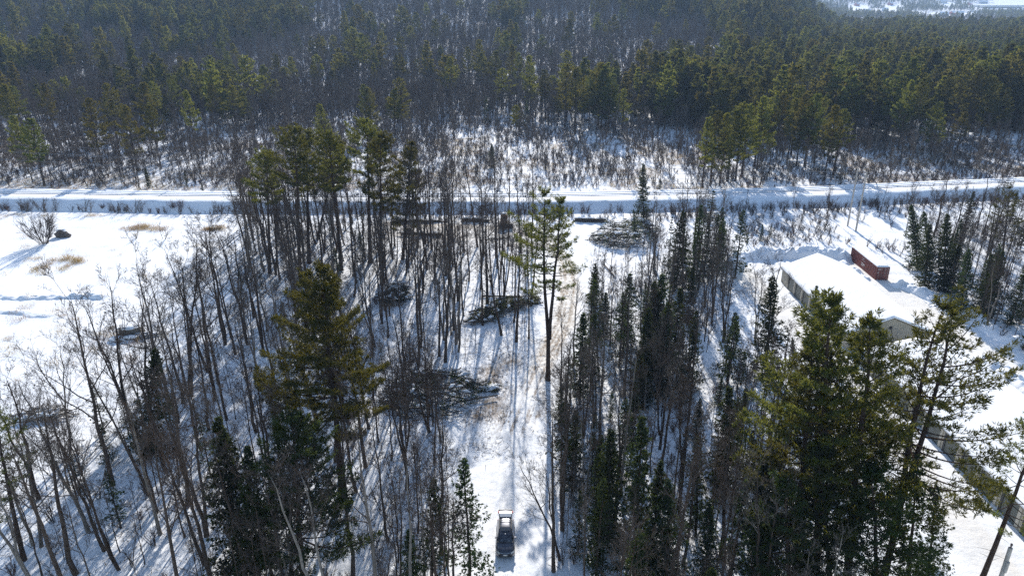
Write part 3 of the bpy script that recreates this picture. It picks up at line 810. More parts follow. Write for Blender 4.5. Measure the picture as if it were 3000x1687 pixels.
for i, (b, t) in enumerate([((2690, 790), (2672, 600)), ((2725, 790), (2705, 618)), ((2708, 845), (2728, 655)), ((2765, 850), (2775, 625)), ((2810, 760), (2815, 640)), ((2815, 920), (2842, 728)), ((2880, 900), (2905, 740))]):
    tree_px(K['spruce'][(0, 1, 3, 0, 1, 3, 0)[i]], b, t, 'spruce_tree', ['leftmost spruce behind the red container', 'second spruce behind the red container', 'broad dark spruce right of the red container', 'tallest dark spruce right of the red container', 'spruce hiding behind the tallest one by the container', 'wide spruce farther right along the lane snowbank', 'rightmost dark spruce of the row by the lane'][i], 'spruce')
tree_px(K['pine_loose'][1], (2930, 800), (2965, 545), 'pine_tree', 'open crowned pine rising at the right edge below the railway', 'pine', rz=4.0)
for i, (x, y) in enumerate([(2228, 706), (2256, 694)]):
    tree(K['spruce'][3], P(x, y), (4.2, 3.2)[i], 'spruce_tree', ['small round evergreen on the snow behind the yard snowbank', 'smaller evergreen right behind the small round one'][i], 'spruce')

# ---- woods: scattered trees, zone by zone
def scatter(poly, n, dmin, r, tries=60, avoid=None, taken=None):
    poly = np.array(poly); lo, hi = poly.min(0), poly.max(0)
    out = []
    taken = [] if taken is None else taken
    for _ in range(n * tries):
        if len(out) >= n: break
        p = r.uniform(lo, hi)
        if not in_poly(p[0], p[1], poly): continue
        if avoid and avoid(p): continue
        if any((p[0] - q[0]) ** 2 + (p[1] - q[1]) ** 2 < dmin * dmin for q in taken): continue
        taken.append(p); out.append(p)
    return out
def covers(p, h, boxes, rad=1.0, f0=0.0):
    for f in np.linspace(f0, 1, 7):
        u, v = proj((p[0], p[1], h * f)); w = rad * F_PX / max(p[1], 20)
        for (x0, y0, x1, y1) in boxes:
            if x0 - w < u < x1 + w and y0 < v < y1: return True
    return False
CAR_BOX = (1410, 1300, 1590, 1700); ROOF_BOX = (2170, 730, 2690, 900); DOZER_BOX = (1445, 605, 1515, 680); WALL_BOX = (2290, 780, 2420, 900)
SLASH_BOX = (1745, 655, 1880, 725); CLEAR_BOX = (1405, 1010, 1600, 1290); LANE_BOX = (2690, 1180, 3000, 1687); CONT_BOX = (2490, 700, 2660, 880); POLE_BOX = (2470, 480, 2545, 690)
def near_track(p, d=3.2): return float(seg_dist(np.array(p[0]), np.array(p[1]), track)) < d

r = np.random.default_rng(77)
occupied = []
Z_left = wpoly([(-40, 1900), (-60, 1430), (120, 1340), (300, 1260), (470, 1140), (610, 1010), (690, 880), (720, 720), (735, 640), (1150, 650), (1150, 900), (1130, 1100), (1150, 1300), (1130, 1900)])
Z_mid = wpoly([(1150, 655), (1420, 690), (1560, 735), (1570, 1000), (1400, 1010), (1370, 1140), (1150, 1150)])
Z_lowmid = wpoly([(1130, 1160), (1330, 1170), (1340, 1500), (1330, 1900), (1110, 1900)])
Z_right = wpoly([(1745, 800), (1930, 765), (2120, 690), (2150, 800), (2230, 1000), (2290, 1230), (2420, 1687), (2480, 2000), (1650, 2000), (1640, 1120), (1720, 960), (1730, 800)])
Z_east = wpoly([(2650, 690), (3060, 640), (3100, 1080), (2950, 1010), (2800, 910), (2660, 800)])
Z_railside = wpoly([(2080, 618), (2500, 615), (2760, 595), (3050, 580), (3050, 610), (2560, 636), (2150, 634)])
big = []     # (point, kind, height, zone)
def add_bare(poly, n, dmin, hr, kinds, zone, boxes, rad=0.6, tdist=3.2):
    for p in scatter(poly, n, dmin, r, avoid=lambda q: near_track(q, tdist), taken=occupied):
        h = r.uniform(*hr)
        if covers(p, h, boxes, rad): continue
        big.append((p, kinds[r.integers(len(kinds))], h, zone))
add_bare(Z_left, 150, 2.6, (14, 20), K['bare_tall'] + K['bare_open'][:1], 'left', [CAR_BOX])
add_bare(Z_mid, 62, 2.1, (15, 22), K['bare_tall'], 'middle', [CAR_BOX, CLEAR_BOX])
add_bare(Z_lowmid, 20, 2.2, (12, 17), K['bare_tall'] + K['bare_open'], 'low', [CAR_BOX, (1330, 1000, 1600, 1290)], 1.2)
add_bare(Z_right, 95, 2.3, (12, 19), K['bare_tall'], 'right', [CAR_BOX, ROOF_BOX, CONT_BOX, SLASH_BOX])
add_bare(Z_east, 34, 2.6, (10, 17), K['bare_tall'] + K['bare_open'], 'east', [ROOF_BOX, CONT_BOX, POLE_BOX])
add_bare(Z_railside, 12, 3.0, (6, 10), K['bare_tall'] + K['bare_open'], 'rail', [POLE_BOX])
ZL = {'left': ('leafless tree of the dense bare wood between the field and the big olive pine', 'bare trees of the left wood'),
      'middle': ('tall straight leafless tree in the sunny thinned wood below the log landing', 'bare trees of the thinned wood'),
      'low': ('leafless tree of the small stand left of the parked car', 'bare trees left of the car'),
      'right': ('leafless tree of the mixed wood between the track and the storage yard', 'bare trees of the right wood'),
      'east': ('leafless tree of the grove right of the red container', 'bare trees of the east grove'),
      'rail': ('leafless tree at the foot of the railway embankment, right half', 'bare trees along the embankment')}
def sub_label(zone, p, h):
    lab, grp = ZL[zone]
    if zone == 'left':
        if p[1] > 150: return 'leafless tree of the left wood close to the embankment, behind the pine row', grp + ' by the embankment'
        if p[1] > 118: return 'leafless tree among the trunks of the tall pine row before the railway', grp + ' around the pine row'
        if p[1] > 88: return 'leafless tree of the dense left wood, beyond the big olive pine', grp + ' beyond the olive pine'
        if p[0] < -38: return 'leafless tree of the lower left corner of the wood', grp + ', lower left'
        return 'leafless tree standing close around the big olive pine and the dark shaded pine', grp + ' around the big pines'
    if zone == 'right':
        if p[1] > 128: return 'leafless tree of the right wood close to the tall slash heap and the clearing', grp + ' by the slash heap'
        if p[1] > 96: return 'leafless tree in the middle of the wood between track and storage yard', grp + ', middle'
        if p[1] > 68: return 'leafless tree of the right wood behind the thin spruce spire', grp + ' behind the spire'
        return 'leafless tree of the lower right wood near the bottom edge', grp + ', bottom'
    if zone == 'middle':
        if p[1] > 128: return 'tall straight leafless tree of the thinned wood, close to the log landing', grp + ', far part'
        return 'tall straight leafless tree of the thinned wood, near the green brush pile', grp + ', near part'
    return lab, grp
for p, k, h, zone in big:
    lab_, grp_ = sub_label(zone, p, h)
    tree(k, p, h, 'bare_tree', lab_, 'tree', grp_, lean=(r.normal(0, 0.055) - (0.05 if zone == 'left' else 0), r.normal(0, 0.05)))
# big bare trees at the field edge, one by one
for i, (b, t, k) in enumerate([((205, 1330), (165, 1000), 0), ((395, 1270), (262, 822), 1), ((500, 1190), (395, 745), 0), ((445, 1310), (420, 840), 2), ((560, 1160), (545, 690), 1), ((620, 1120), (560, 800), 2), ((330, 1420), (190, 850), 2), ((660, 1010), (600, 620), 1), ((260, 1560), (30, 1100), 0), ((120, 1600), (60, 1180), 2), ((725, 1010), (650, 640), 1), ((590, 1320), (500, 900), 0)]):
    tree_px(K['bare_open'][k], b, t, 'bare_tree', ['low spreading bare tree at the very edge of the snow field', 'bare tree rising over the debris heap on the snow field', 'tall forked bare tree with its crown against the open snow', 'bare tree right of the debris heap with a divided trunk', 'slender bare tree leaning over the field toward the railway', 'bare tree in the second row behind the debris heap', 'wide bare tree reaching left over the snow field', 'bare tree whose crown reaches up to the embankment shade', 'crooked bare tree sprawling left near the lower left corner', 'bare tree beside the pine at the left edge', 'bare tree at the corner where wood, field and railway meet', 'bare tree deep in the left wood with an open crown'][i], 'tree')
tree_px(K['bare_open'][1], (1640, 1640), (1560, 1330), 'bare_tree', 'many stemmed bare tree reaching over the track right of the car', 'tree')
tree_px(K['bare_tall'][0], (1622, 1675), (1612, 1190), 'bare_tree', 'thick straight trunk at the track edge right of the car', 'tree')
tree_px(K['bare_open'][0], (2240, 1080), (2300, 740), 'bare_tree', 'bare tree with fine twigs before the storage building wall', 'tree')
tree_px(K['bare_open'][1], (2212, 1010), (2225, 760), 'bare_tree', 'smaller bare tree in the snowy yard left of the spruce', 'tree')
# conifers of the right wood
cz = 'spruces of the right wood'
for i, (x, y, h, k) in enumerate([(2001, 618, 15, 0), (2053, 600, 16, 1), (2080, 637, 13, 1), (2178, 612, 14, 2), (2120, 637, 13, 2), (1937, 801, 15, 3), (1992, 844, 13, 1), (1827, 856, 12, 2), (1851, 801, 12, 1), (2157, 911, 11, 2), (1741, 917, 11, 2), (1960, 880, 14, 0), (1905, 900, 13, 3), (2040, 905, 12, 0)]):
    q = at_top(x, y, h)
    tree(K['spruce'][k], q[:2], h, 'spruce_tree', 'slim dark spruce in the upper part of the wood right of the track', 'spruce', cz)
for p in scatter(Z_right, 54, 2.4, r, avoid=lambda q: near_track(q, 4.0), taken=occupied):
    h = 4.5 + 8.5 * r.random() ** 1.6
    if covers(p, h, [CAR_BOX, ROOF_BOX, CONT_BOX, SLASH_BOX], 1.6): continue
    low = p[1] < 95
    k = (K['spruce'] + K['spruce_thin'])[r.integers(6)]
    tree(k, p, h, 'spruce_tree', 'dark spruce crowded in the wood at the lower right' if low else 'young spruce scattered among bare trees right of the track', 'spruce', 'spruces of the lower right wood' if low else 'young spruces right of the track')
for p in scatter(Z_left, 24, 3.0, r, avoid=lambda q: near_track(q, 4.0), taken=occupied):
    h = r.uniform(4, 9)
    tree(K['spruce_thin'][r.integers(2)] if r.random() < .6 else K['spruce'][2], p, h, 'spruce_tree', 'thin young spruce growing under the bare trees of the left wood', 'spruce', 'young spruces of the left wood')
for p in scatter(Z_east, 16, 3.2, r, taken=occupied):
    h = r.uniform(6, 13)
    if covers(p, h, [ROOF_BOX, CONT_BOX, POLE_BOX], 1.5): continue
    tree(K['spruce'][r.integers(4)], p, h, 'spruce_tree', 'dark spruce in the grove at the right edge beyond the lane', 'spruce', 'spruces of the east grove')
for p in scatter(wpoly([(1640, 1300), (1760, 1300), (1800, 1700), (1640, 1700)]), 9, 2.2, r, avoid=lambda q: near_track(q, 4.4), taken=occupied):
    h = r.uniform(5, 9)
    if covers(p, h, [CAR_BOX], 1.6): continue
    tree(K['spruce'][2], p, h, 'spruce_tree', 'bushy hemlock lining the right side of the track near the car', 'spruce', 'hemlocks along the track')

# ---- pines beyond the railway, one by one
ORD = ['first', 'second', 'third', 'fourth', 'fifth', 'sixth', 'seventh', 'eighth', 'ninth', 'tenth', 'eleventh', 'twelfth', 'thirteenth', 'fourteenth', 'fifteenth', 'sixteenth', 'seventeenth', 'eighteenth', 'nineteenth', 'twentieth', 'twenty first', 'twenty second', 'twenty third', 'twenty fourth', 'twenty fifth', 'twenty sixth', 'twenty seventh', 'twenty eighth', 'twenty ninth']
gp = 'pines of the row behind the railway, right'
for i in range(17):
    x = 2085 + i * 24 + r.uniform(-9, 9)
    y = 268 + abs(i - 11) * 6.5 + r.uniform(-14, 22)
    h = r.uniform(20, 23.5)
    q = at_top(x, y, h)
    while q[1] < rail_y(q[0]) + 14: h -= 0.5; q = at_top(x, y, h)
    tree(K['pine_mid'][i % 5], q[:2], h, 'pine_tree', ORD[i] + ' pine from the left in the tight row just behind the railway', 'pine', gp)
for i, (x, y, h) in enumerate(sorted([(2672, 240, 24), (2712, 232, 25), (2760, 300, 18), (2792, 212, 25), (2828, 218, 24), (2872, 204, 26), (2915, 225, 24), (2990, 180, 26), (2960, 260, 20), (2830, 330, 14)])):
    q = at_top(x, y, h)
    tree(K['pine_mid'][i % 5], q[:2], h, 'pine_tree', ORD[i] + ' pine from the left in the big clump beyond the railway, right edge', 'pine', 'pine clump beyond the railway, right edge')
L1 = [(35, 255), (128, 247), (42, 338), (82, 350), (256, 288), (310, 246), (342, 190), (365, 310), (420, 245), (442, 240), (438, 310), (500, 218), (528, 165), (543, 268), (617, 250), (675, 250), (621, 172), (660, 152), (680, 130), (807, 160), (854, 168), (916, 180), (120, 130), (165, 128), (195, 128), (240, 122), (285, 130), (300, 150), (10, 250)]
for i, (x, y) in enumerate(sorted(L1)):
    h = r.uniform(18, 22)
    q = at_top(x, y, h)
    while q[1] < rail_y(q[0]) + 16: h -= 0.7; q = at_top(x, y, h)
    tree(K['pine_mid'][i % 5], q[:2], h, 'pine_tree', ORD[i] + ' pine from the left of those scattered beyond the railway, left half', 'pine', 'scattered pines beyond the railway, left')
L2 = [(1066, 250, 20), (1080, 258, 19), (1172, 228, 22), (1150, 262, 18), (936, 308, 17), (1370, 140, 24), (1408, 118, 26), (1448, 150, 26), (1500, 134, 26), (1520, 160, 25), (1555, 165, 26), (1600, 205, 22), (1660, 188, 26), (1690, 202, 25), (1760, 185, 26), (1790, 218, 23), (1830, 260, 18), (1320, 170, 24), (1470, 200, 20), (1730, 235, 20)]
for i, (x, y, h) in enumerate(sorted(L2)):
    q = at_top(x, y, h)
    tree(K['pine_mid'][i % 5], q[:2], h, 'pine_tree', ORD[i] + ' large pine from the left along the far side of the marsh', 'pine', 'pines at the far marsh edge')
for i, (x, y, h) in enumerate([(425, 490, 6), (540, 500, 5), (590, 535, 3.0), (1440, 420, 8), (405, 530, 2.5), (1935, 520, 5)]):
    q = at_top(x, y, h)
    tree(K['spruce'][(0, 1, 3)[i % 3]], q[:2], h, 'spruce_tree', 'small dark fir in the scrub close behind the railway', 'spruce', 'small firs behind the railway')
tree(K['bare_tall'][1], at_top(2600, 500, 6)[:2], 15, 'bare_tree', 'dead tree leaning far over behind the two utility poles', 'tree', lean=(-0.75, 0.0), rz=0.5)

# ---- everything too many to count: one object per kind of growth, instances of the tree models
def stuff(name, label, cat, meshes, pts, idx, rot, scl, tilt=None):
    col = bpy.data.collections.new(name + '_models')
    for i, me in enumerate(meshes):
        o = bpy.data.objects.new('%s_model_%02d' % (name, i), me); col.objects.link(o)
    me = bpy.data.meshes.new(name)
    me.from_pydata(np.asarray(pts, float).tolist(), [], [])
    for nm, ty, arr in (('pick', 'INT', np.asarray(idx, np.int32)), ('turn', 'FLOAT', np.asarray(rot, np.float32)), ('size', 'FLOAT', np.asarray(scl, np.float32))):
        a = me.attributes.new(nm, ty, 'POINT'); a.data.foreach_set('value', arr)
    o = bpy.data.objects.new(name, me); C.objects.link(o)
    ng = bpy.data.node_groups.new(name + '_grow', 'GeometryNodeTree')
    ng.interface.new_socket('Geometry', in_out='INPUT', socket_type='NodeSocketGeometry')
    ng.interface.new_socket('Geometry', in_out='OUTPUT', socket_type='NodeSocketGeometry')
    gi = ng.nodes.new('NodeGroupInput'); go = ng.nodes.new('NodeGroupOutput')
    ip = ng.nodes.new('GeometryNodeInstanceOnPoints')
    ci = ng.nodes.new('GeometryNodeCollectionInfo'); ci.inputs['Collection'].default_value = col
    ci.inputs['Separate Children'].default_value = True; ci.inputs['Reset Children'].default_value = True
    def na(nm, ty):
        n = ng.nodes.new('GeometryNodeInputNamedAttribute'); n.data_type = ty; n.inputs['Name'].default_value = nm
        return n.outputs['Attribute']
    cx = ng.nodes.new('ShaderNodeCombineXYZ'); er = ng.nodes.new('FunctionNodeEulerToRotation')
    ng.links.new(na('turn', 'FLOAT'), cx.inputs['Z']); ng.links.new(cx.outputs[0], er.inputs[0])
    ng.links.new(gi.outputs[0], ip.inputs['Points']); ng.links.new(ci.outputs[0], ip.inputs['Instance'])
    ip.inputs['Pick Instance'].default_value = True
    ng.links.new(na('pick', 'INT'), ip.inputs['Instance Index']); ng.links.new(er.outputs[0], ip.inputs['Rotation'])
    ng.links.new(na('size', 'FLOAT'), ip.inputs['Scale'])
    ng.links.new(ip.outputs[0], go.inputs[0])
    md = o.modifiers.new('grow', 'NODES'); md.node_group = ng
    tag(o, label, cat, kind='stuff')
    return o
def zground(p):
    return zt(p[:, 0], p[:, 1]) + micro(p[:, 0], p[:, 1])
def grid_points(y0, y1, cell, cone=0.80, extra=30, jit=0.48):
    xs = np.arange(-cone * y1 - extra, cone * y1 + extra, cell); ys = np.arange(y0, y1, cell)
    X, Y = np.meshgrid(xs, ys)
    X = X + r.uniform(-jit, jit, X.shape) * cell; Y = Y + r.uniform(-jit, jit, Y.shape) * cell
    m = np.abs(X) < cone * Y + extra
    return np.stack([X[m], Y[m]], 1)

# far forest
def forest_maps(p):
    x, y = p[:, 0], p[:, 1]
    edge = np.where(x < -30, 312, np.where(x < 75, 306 + 10 * np.sin(x / 40), 288)) + 40 * (fbm(x / 45, y / 45, 61, 2) - 0.5)
    nz = fbm(x / 75, y / 110, 66, 3)
    right = sstep(0.12, 0.26, x / y); upleft = sstep(560, 720, y) * (1 - sstep(-0.42, -0.15, x / y))
    cb = np.exp(-((x / y + 0.05) / 0.16) ** 2) * sstep(480, 640, y)
    pc = np.clip(0.34 + 3.6 * (nz - 0.46) + 0.60 * right + 0.42 * upleft - 0.34 * cb - 0.14 * (1 - right) * (y < 480), 0.03, 0.97) * sstep(edge - 15, edge + 25, y)
    ok = ~((x < 0.30 * y) & (y > 960)) & (y > rail_y(x) + 12)
    return edge, pc, ok
con = np.concatenate([grid_points(262, 420, 5.0), grid_points(420, 1160, 5.6, 0.79)])
edge, pc, ok = forest_maps(con)
con = con[(r.random(len(con)) < pc) & ok]
zc = zt(con[:, 0], con[:, 1])
cm = [k.joined('far_pine') for k in K['pine_far']] + [k.joined('far_spruce') for k in K['spruce_far']]
ci_ = np.where(r.random(len(con)) < 0.84, r.integers(0, 6, len(con)), 6 + r.integers(0, 2, len(con)))
sc_ = (0.62 + 0.75 * r.random(len(con)) ** 1.1) * (0.70 + 0.70 * fbm(con[:, 0] / 55, con[:, 1] / 55, 91, 3))
stuff('conifer_forest', 'mass of dark pines and spruces covering the far slope', 'forest', cm, np.c_[con, zc - 0.1], ci_, r.uniform(0, 6.28, len(con)), sc_)
bare = np.concatenate([grid_points(205, 400, 4.3), grid_points(400, 1160, 5.2, 0.79)])
edge, pc, ok = forest_maps(bare)
x, y = bare[:, 0], bare[:, 1]
lowd = 0.20 + 0.20 * (x < -25) * sstep(196, 225, y) + 0.12 * (x > 60) + 0.42 * sstep(0.5, 0.62, fbm(x / 22, y / 22, 67, 2)) * sstep(222, 250, y)
pb = np.maximum(sstep(edge - 20, edge + 30, y) * (1.0 - 0.72 * pc), lowd)
bare = bare[(r.random(len(bare)) < pb) & ok]
bm = [k.joined('far_bare') for k in K['bare_far']]
stuff('leafless_forest', 'grey mass of leafless trees between the far conifers', 'forest', bm, np.c_[bare, zt(bare[:, 0], bare[:, 1]) - 0.1], r.integers(0, 4, len(bare)), r.uniform(0, 6.28, len(bare)), r.uniform(0.6, 1.15, len(bare)) * np.where(bare[:, 1] < 300, 0.74, 1.0))
# hazy woods of the valley behind
HV = [(2350, 30), (2388, 28), (2402, 36), (2510, 14), (2540, 34), (2573, 36), (2592, 30), (2608, 12), (2762, 6), (2672, 40), (2765, 44), (2790, 40), (2812, 40), (2700, 44), (2880, 8), (2840, 12)]
def px_on_terrain(px, py):
    rr_ = ray(px, py); prev = None
    for d in np.arange(1700, 4300, 8.0):
        t = d / rr_[1]; q = np.array([rr_[0] * t, d, CAM_H + rr_[2] * t])
        if q[2] < zt(q[:1], q[1:2])[0]: return q
    return None
HOUSE_SPOTS = [q for q in (px_on_terrain(px, py + 4) for px, py in HV) if q is not None]
pv = grid_points(1160, 4300, 15.0, 0.80)
x, y = pv[:, 0], pv[:, 1]
open_ = (fbm(x / 330, y / 160, 71, 3) > 0.585) | (np.abs(y - 2480 - 0.12 * (x - 1000)) < 40 + 90 * vnoise(x / 160, x * 0, 5)) | ((x > 0.62 * y) & (y > 2500) & (y < 3300))
for hq in HOUSE_SPOTS: open_ |= (np.abs(x - hq[0] - 0.42 * (y - hq[1])) < 38) & (y > hq[1] - 330) & (y < hq[1] + 40)
pv = pv[(x > 0.30 * y) & ~open_ & (y > 1260)]
vi = np.where((pv[:, 1] < 1900) | (r.random(len(pv)) < 0.45), 0, 1)
kk = np.where(vi == 1, r.integers(0, 2, len(pv)), 2 + r.integers(0, 2, len(pv)))
stuff('valley_woods', 'bluish hazy woods of the distant valley at the upper right', 'forest', cm[:2] + bm[:2], np.c_[pv, zt(pv[:, 0], pv[:, 1])], kk, r.uniform(0, 6.28, len(pv)), r.uniform(0.7, 1.25, len(pv)))
# saplings and thin stems of the near woods
ps = []
for poly, n in ((Z_left, 290), (Z_mid, 90), (Z_lowmid, 45), (Z_right, 330), (Z_east, 170)):
    a = np.array(poly); q = r.uniform(a.min(0), a.max(0), (n * 5, 2)); q = q[in_poly(q[:, 0], q[:, 1], poly)][:n]
    q = q[seg_dist(q[:, 0], q[:, 1], track) > 3.6]
    ps.append(q)
ps = np.concatenate(ps)
hs = r.uniform(0.4, 1.0, len(ps)) ** 1.0 * np.where(r.random(len(ps)) < 0.3, 1.5, 1.0)
ps_ok = np.array([not covers(p, 9 * s, [CAR_BOX, ROOF_BOX, CONT_BOX], 0.8) for p, s in zip(ps, hs)])
ps, hs = ps[ps_ok], hs[ps_ok]
stuff('sapling_thicket', 'thin leafless saplings filling the near woods', 'saplings', [k.joined('sapling') for k in K['sapling']], np.c_[ps, zground(ps) - 0.05], r.integers(0, 4, len(ps)), r.uniform(0, 6.28, len(ps)), hs)
# scrub: marsh beyond the railway, embankment foot, yard edge
def shrub_mesh(i, h, st, red, rm=0.016): 
    v, t = gen_shrub(300 + i, h, st, rmin=rm).data()
    return tri_mesh('shrub', v, t, [M['twig_red'] if red else TW])
sm = [shrub_mesh(0, 2.6, 9, False), shrub_mesh(1, 3.2, 8, False), shrub_mesh(2, 2.0, 11, True), shrub_mesh(3, 4.2, 8, False, 0.02), shrub_mesh(4, 1.6, 10, True)]
q1 = grid_points(203, 380, 1.9); m = fbm(q1[:, 0] / 16, q1[:, 1] / 22, 81, 3)
q1 = q1[(r.random(len(q1)) < 0.22 + sstep(0.32, 0.56, m) * 0.75) & (q1[:, 1] > rail_y(q1[:, 0]) + 9.5)]
# band along the near foot of the embankment (denser to the right)
q2 = np.stack([r.uniform(-150, 150, 900), np.zeros(900)], 1); q2[:, 1] = rail_y(q2[:, 0]) - 8.5 - np.abs(r.normal(0, 1, 900)) * np.where(q2[:, 0] > 30, 5.0, 0.9)
q2 = q2[r.random(900) < np.where(q2[:, 0] > 38, 0.95, 0.28)]
q3 = np.concatenate([np.array(scatter(wpoly([(2160, 640), (2620, 640), (2640, 760), (2520, 718), (2190, 725)]), 150, 0.9, r)), np.array(scatter(Z_right, 160, 1.0, r)), np.array(scatter(Z_left, 150, 1.0, r)), np.array(scatter(Z_east, 120, 1.0, r)), np.array(scatter(wpoly([(950, 625), (2100, 625), (2100, 660), (1600, 655), (950, 640)]), 90, 0.8, r))])
q3 = q3[seg_dist(q3[:, 0], q3[:, 1], track) > 4.0]
pole_clear = [(q3[:, 0] > 76) & (q3[:, 0] < 90) & (q3[:, 1] > 150) & (q3[:, 1] < 168)]
q3 = q3[~pole_clear[0]]
qa = np.concatenate([q1, q2, q3])
za = zground(qa)
dy = qa[:, 1] - rail_y(qa[:, 0])
za = np.where((dy > -8.6) & (dy < -5), (dy + 8.6) * 0.62, za)
siz = r.uniform(0.45, 1.1, len(qa)); pick = np.where(r.random(len(qa)) < 0.65, r.choice([0, 1, 3], len(qa)), r.choice([2, 4], len(qa)))
stuff('scrub_brush', 'bare scrub on the marsh, the embankment foot and the wood edges', 'brush', sm, np.c_[qa, za - 0.05], pick, r.uniform(0, 6.28, len(qa)), siz)
# dry grass
def grass_mesh(i):
    rr = np.random.default_rng(400 + i); n = 46
    c = np.c_[rr.normal(0, 0.6, (n, 2)), np.zeros(n)]
    d = np.c_[rr.normal(0, 0.35, (n, 2)), np.ones(n)]; d /= np.linalg.norm(d, axis=1)[:, None]
    t = TB(); t.blades(c, d, rr.uniform(0.35, 1.1, n), 0.035, rr)
    v, tt = t.data(); return tri_mesh('grass', v, tt, [M['grass']])
gm = [grass_mesh(i) for i in range(3)]
ga = []
def patch(poly, n): 
    a = np.array(poly); q = r.uniform(a.min(0), a.max(0), (n * 6, 2)); q = q[in_poly(q[:, 0], q[:, 1], poly)]
    q = q[r.random(len(q)) < sstep(0.35, 0.6, fbm(q[:, 0] / 3, q[:, 1] / 3, 51, 3))][:n]; ga.append(q)
patch(wpoly([(30, 780), (60, 760), (150, 750), (265, 762), (200, 790), (120, 812), (50, 800)]), 60)
patch(wpoly([(310, 655), (420, 660), (520, 668), (520, 682), (420, 678), (325, 668)]), 50)
patch(wpoly([(560, 662), (760, 668), (760, 682), (560, 676)]), 36)
patch(wpoly([(250, 632), (360, 634), (360, 650), (260, 648)]), 14)
patch(wpoly([(-50, 628), (140, 630), (140, 650), (-50, 650)]), 18)
patch(wpoly([(280, 960), (360, 955), (420, 985), (380, 1010), (290, 1000)]), 12)
patch(wpoly([(100, 1210), (200, 1205), (190, 1235), (110, 1240)]), 8)
patch(FIELD, 90)
patch(wpoly([(0, 880), (260, 880), (420, 1000), (200, 1120), (0, 1150)]), 40)
q = grid_points(200, 285, 1.8); q = q[(fbm(q[:, 0] / 20, q[:, 1] / 14, 55, 3) > 0.47) & (q[:, 1] > rail_y(q[:, 0]) + 9)]; ga.append(q)
q = np.stack([r.uniform(-160, 160, 500), np.zeros(500)], 1); q[:, 1] = rail_y(q[:, 0]) + 9 + np.abs(r.normal(0, 1.2, 500)); ga.append(q)
ga = np.concatenate(ga)
stuff('dry_grass', 'tufts of dry tan grass sticking out of the snow', 'grass', gm, np.c_[ga, zground(ga) - 0.03], r.integers(0, 3, len(ga)), r.uniform(0, 6.28, len(ga)), r.uniform(0.6, 1.3, len(ga)))

# ---------------------------------------------------------------- buildings of the storage yard
M['wall_tan'] = mat_solid('metal_wall_tan', (0.40, 0.37, 0.30), 0.55, 0.0, var=0.12, scale=1.2)
M['trim'] = mat_solid('metal_trim', (0.10, 0.085, 0.06), 0.5, 0.1, var=0.2)
M['door_green'] = mat_solid('roller_door', (0.085, 0.10, 0.09), 0.45, 0.2, var=0.15, scale=2)
M['jamb'] = mat_solid('door_jamb', (0.52, 0.48, 0.40), 0.6, var=0.15, scale=2)
M['dark'] = mat_solid('dark_opening', (0.02, 0.02, 0.022), 0.6)
def roof_mesh(x0, x1, y0, y1, zr, ze, th, ov=0.35, n=40):
    """snow blanket on a gable roof: thick, soft edged, slightly uneven"""
    xs = np.linspace(x0 - ov, x1 + ov, n); xs = np.sort(np.r_[xs, (x0 + x1) / 2]); ys = np.linspace(y0 - ov, y1 + ov, 90)
    xm = (x0 + x1) / 2
    X, Y = np.meshgrid(xs, ys)
    base = ze + (zr - ze) * (1 - np.abs(X - xm) / ((x1 - x0) / 2))
    ed = np.minimum(np.minimum(X - xs[0], xs[-1] - X), np.minimum(Y - ys[0], ys[-1] - Y))
    t = th * (0.55 + 0.45 * sstep(0, 0.5, ed)) * (0.75 + 0.6 * fbm(X / 4, Y / 4, 91, 4)) + 0.05 * (fbm(X / 0.9, Y / 0.9, 92, 2) - 0.4)
    top = np.stack([X, Y, base + t], -1).reshape(-1, 3); bot = np.stack([X, Y, base], -1).reshape(-1, 3)
    nr, nc = X.shape; idx = np.arange(nr * nc).reshape(nr, nc); N = nr * nc
    F = [(int(idx[i, j]), int(idx[i, j + 1]), int(idx[i + 1, j + 1]), int(idx[i + 1, j])) for i in range(nr - 1) for j in range(nc - 1)]
    ring = [int(idx[0, j]) for j in range(nc)] + [int(idx[i, nc - 1]) for i in range(1, nr)] + [int(idx[nr - 1, j]) for j in range(nc - 2, -1, -1)] + [int(idx[i, 0]) for i in range(nr - 2, 0, -1)]
    for a, b in zip(ring, ring[1:] + ring[:1]): F.append((b, a, a + N, b + N))
    m = MB(); m.add(np.vstack([top, bot]), F)
    return m
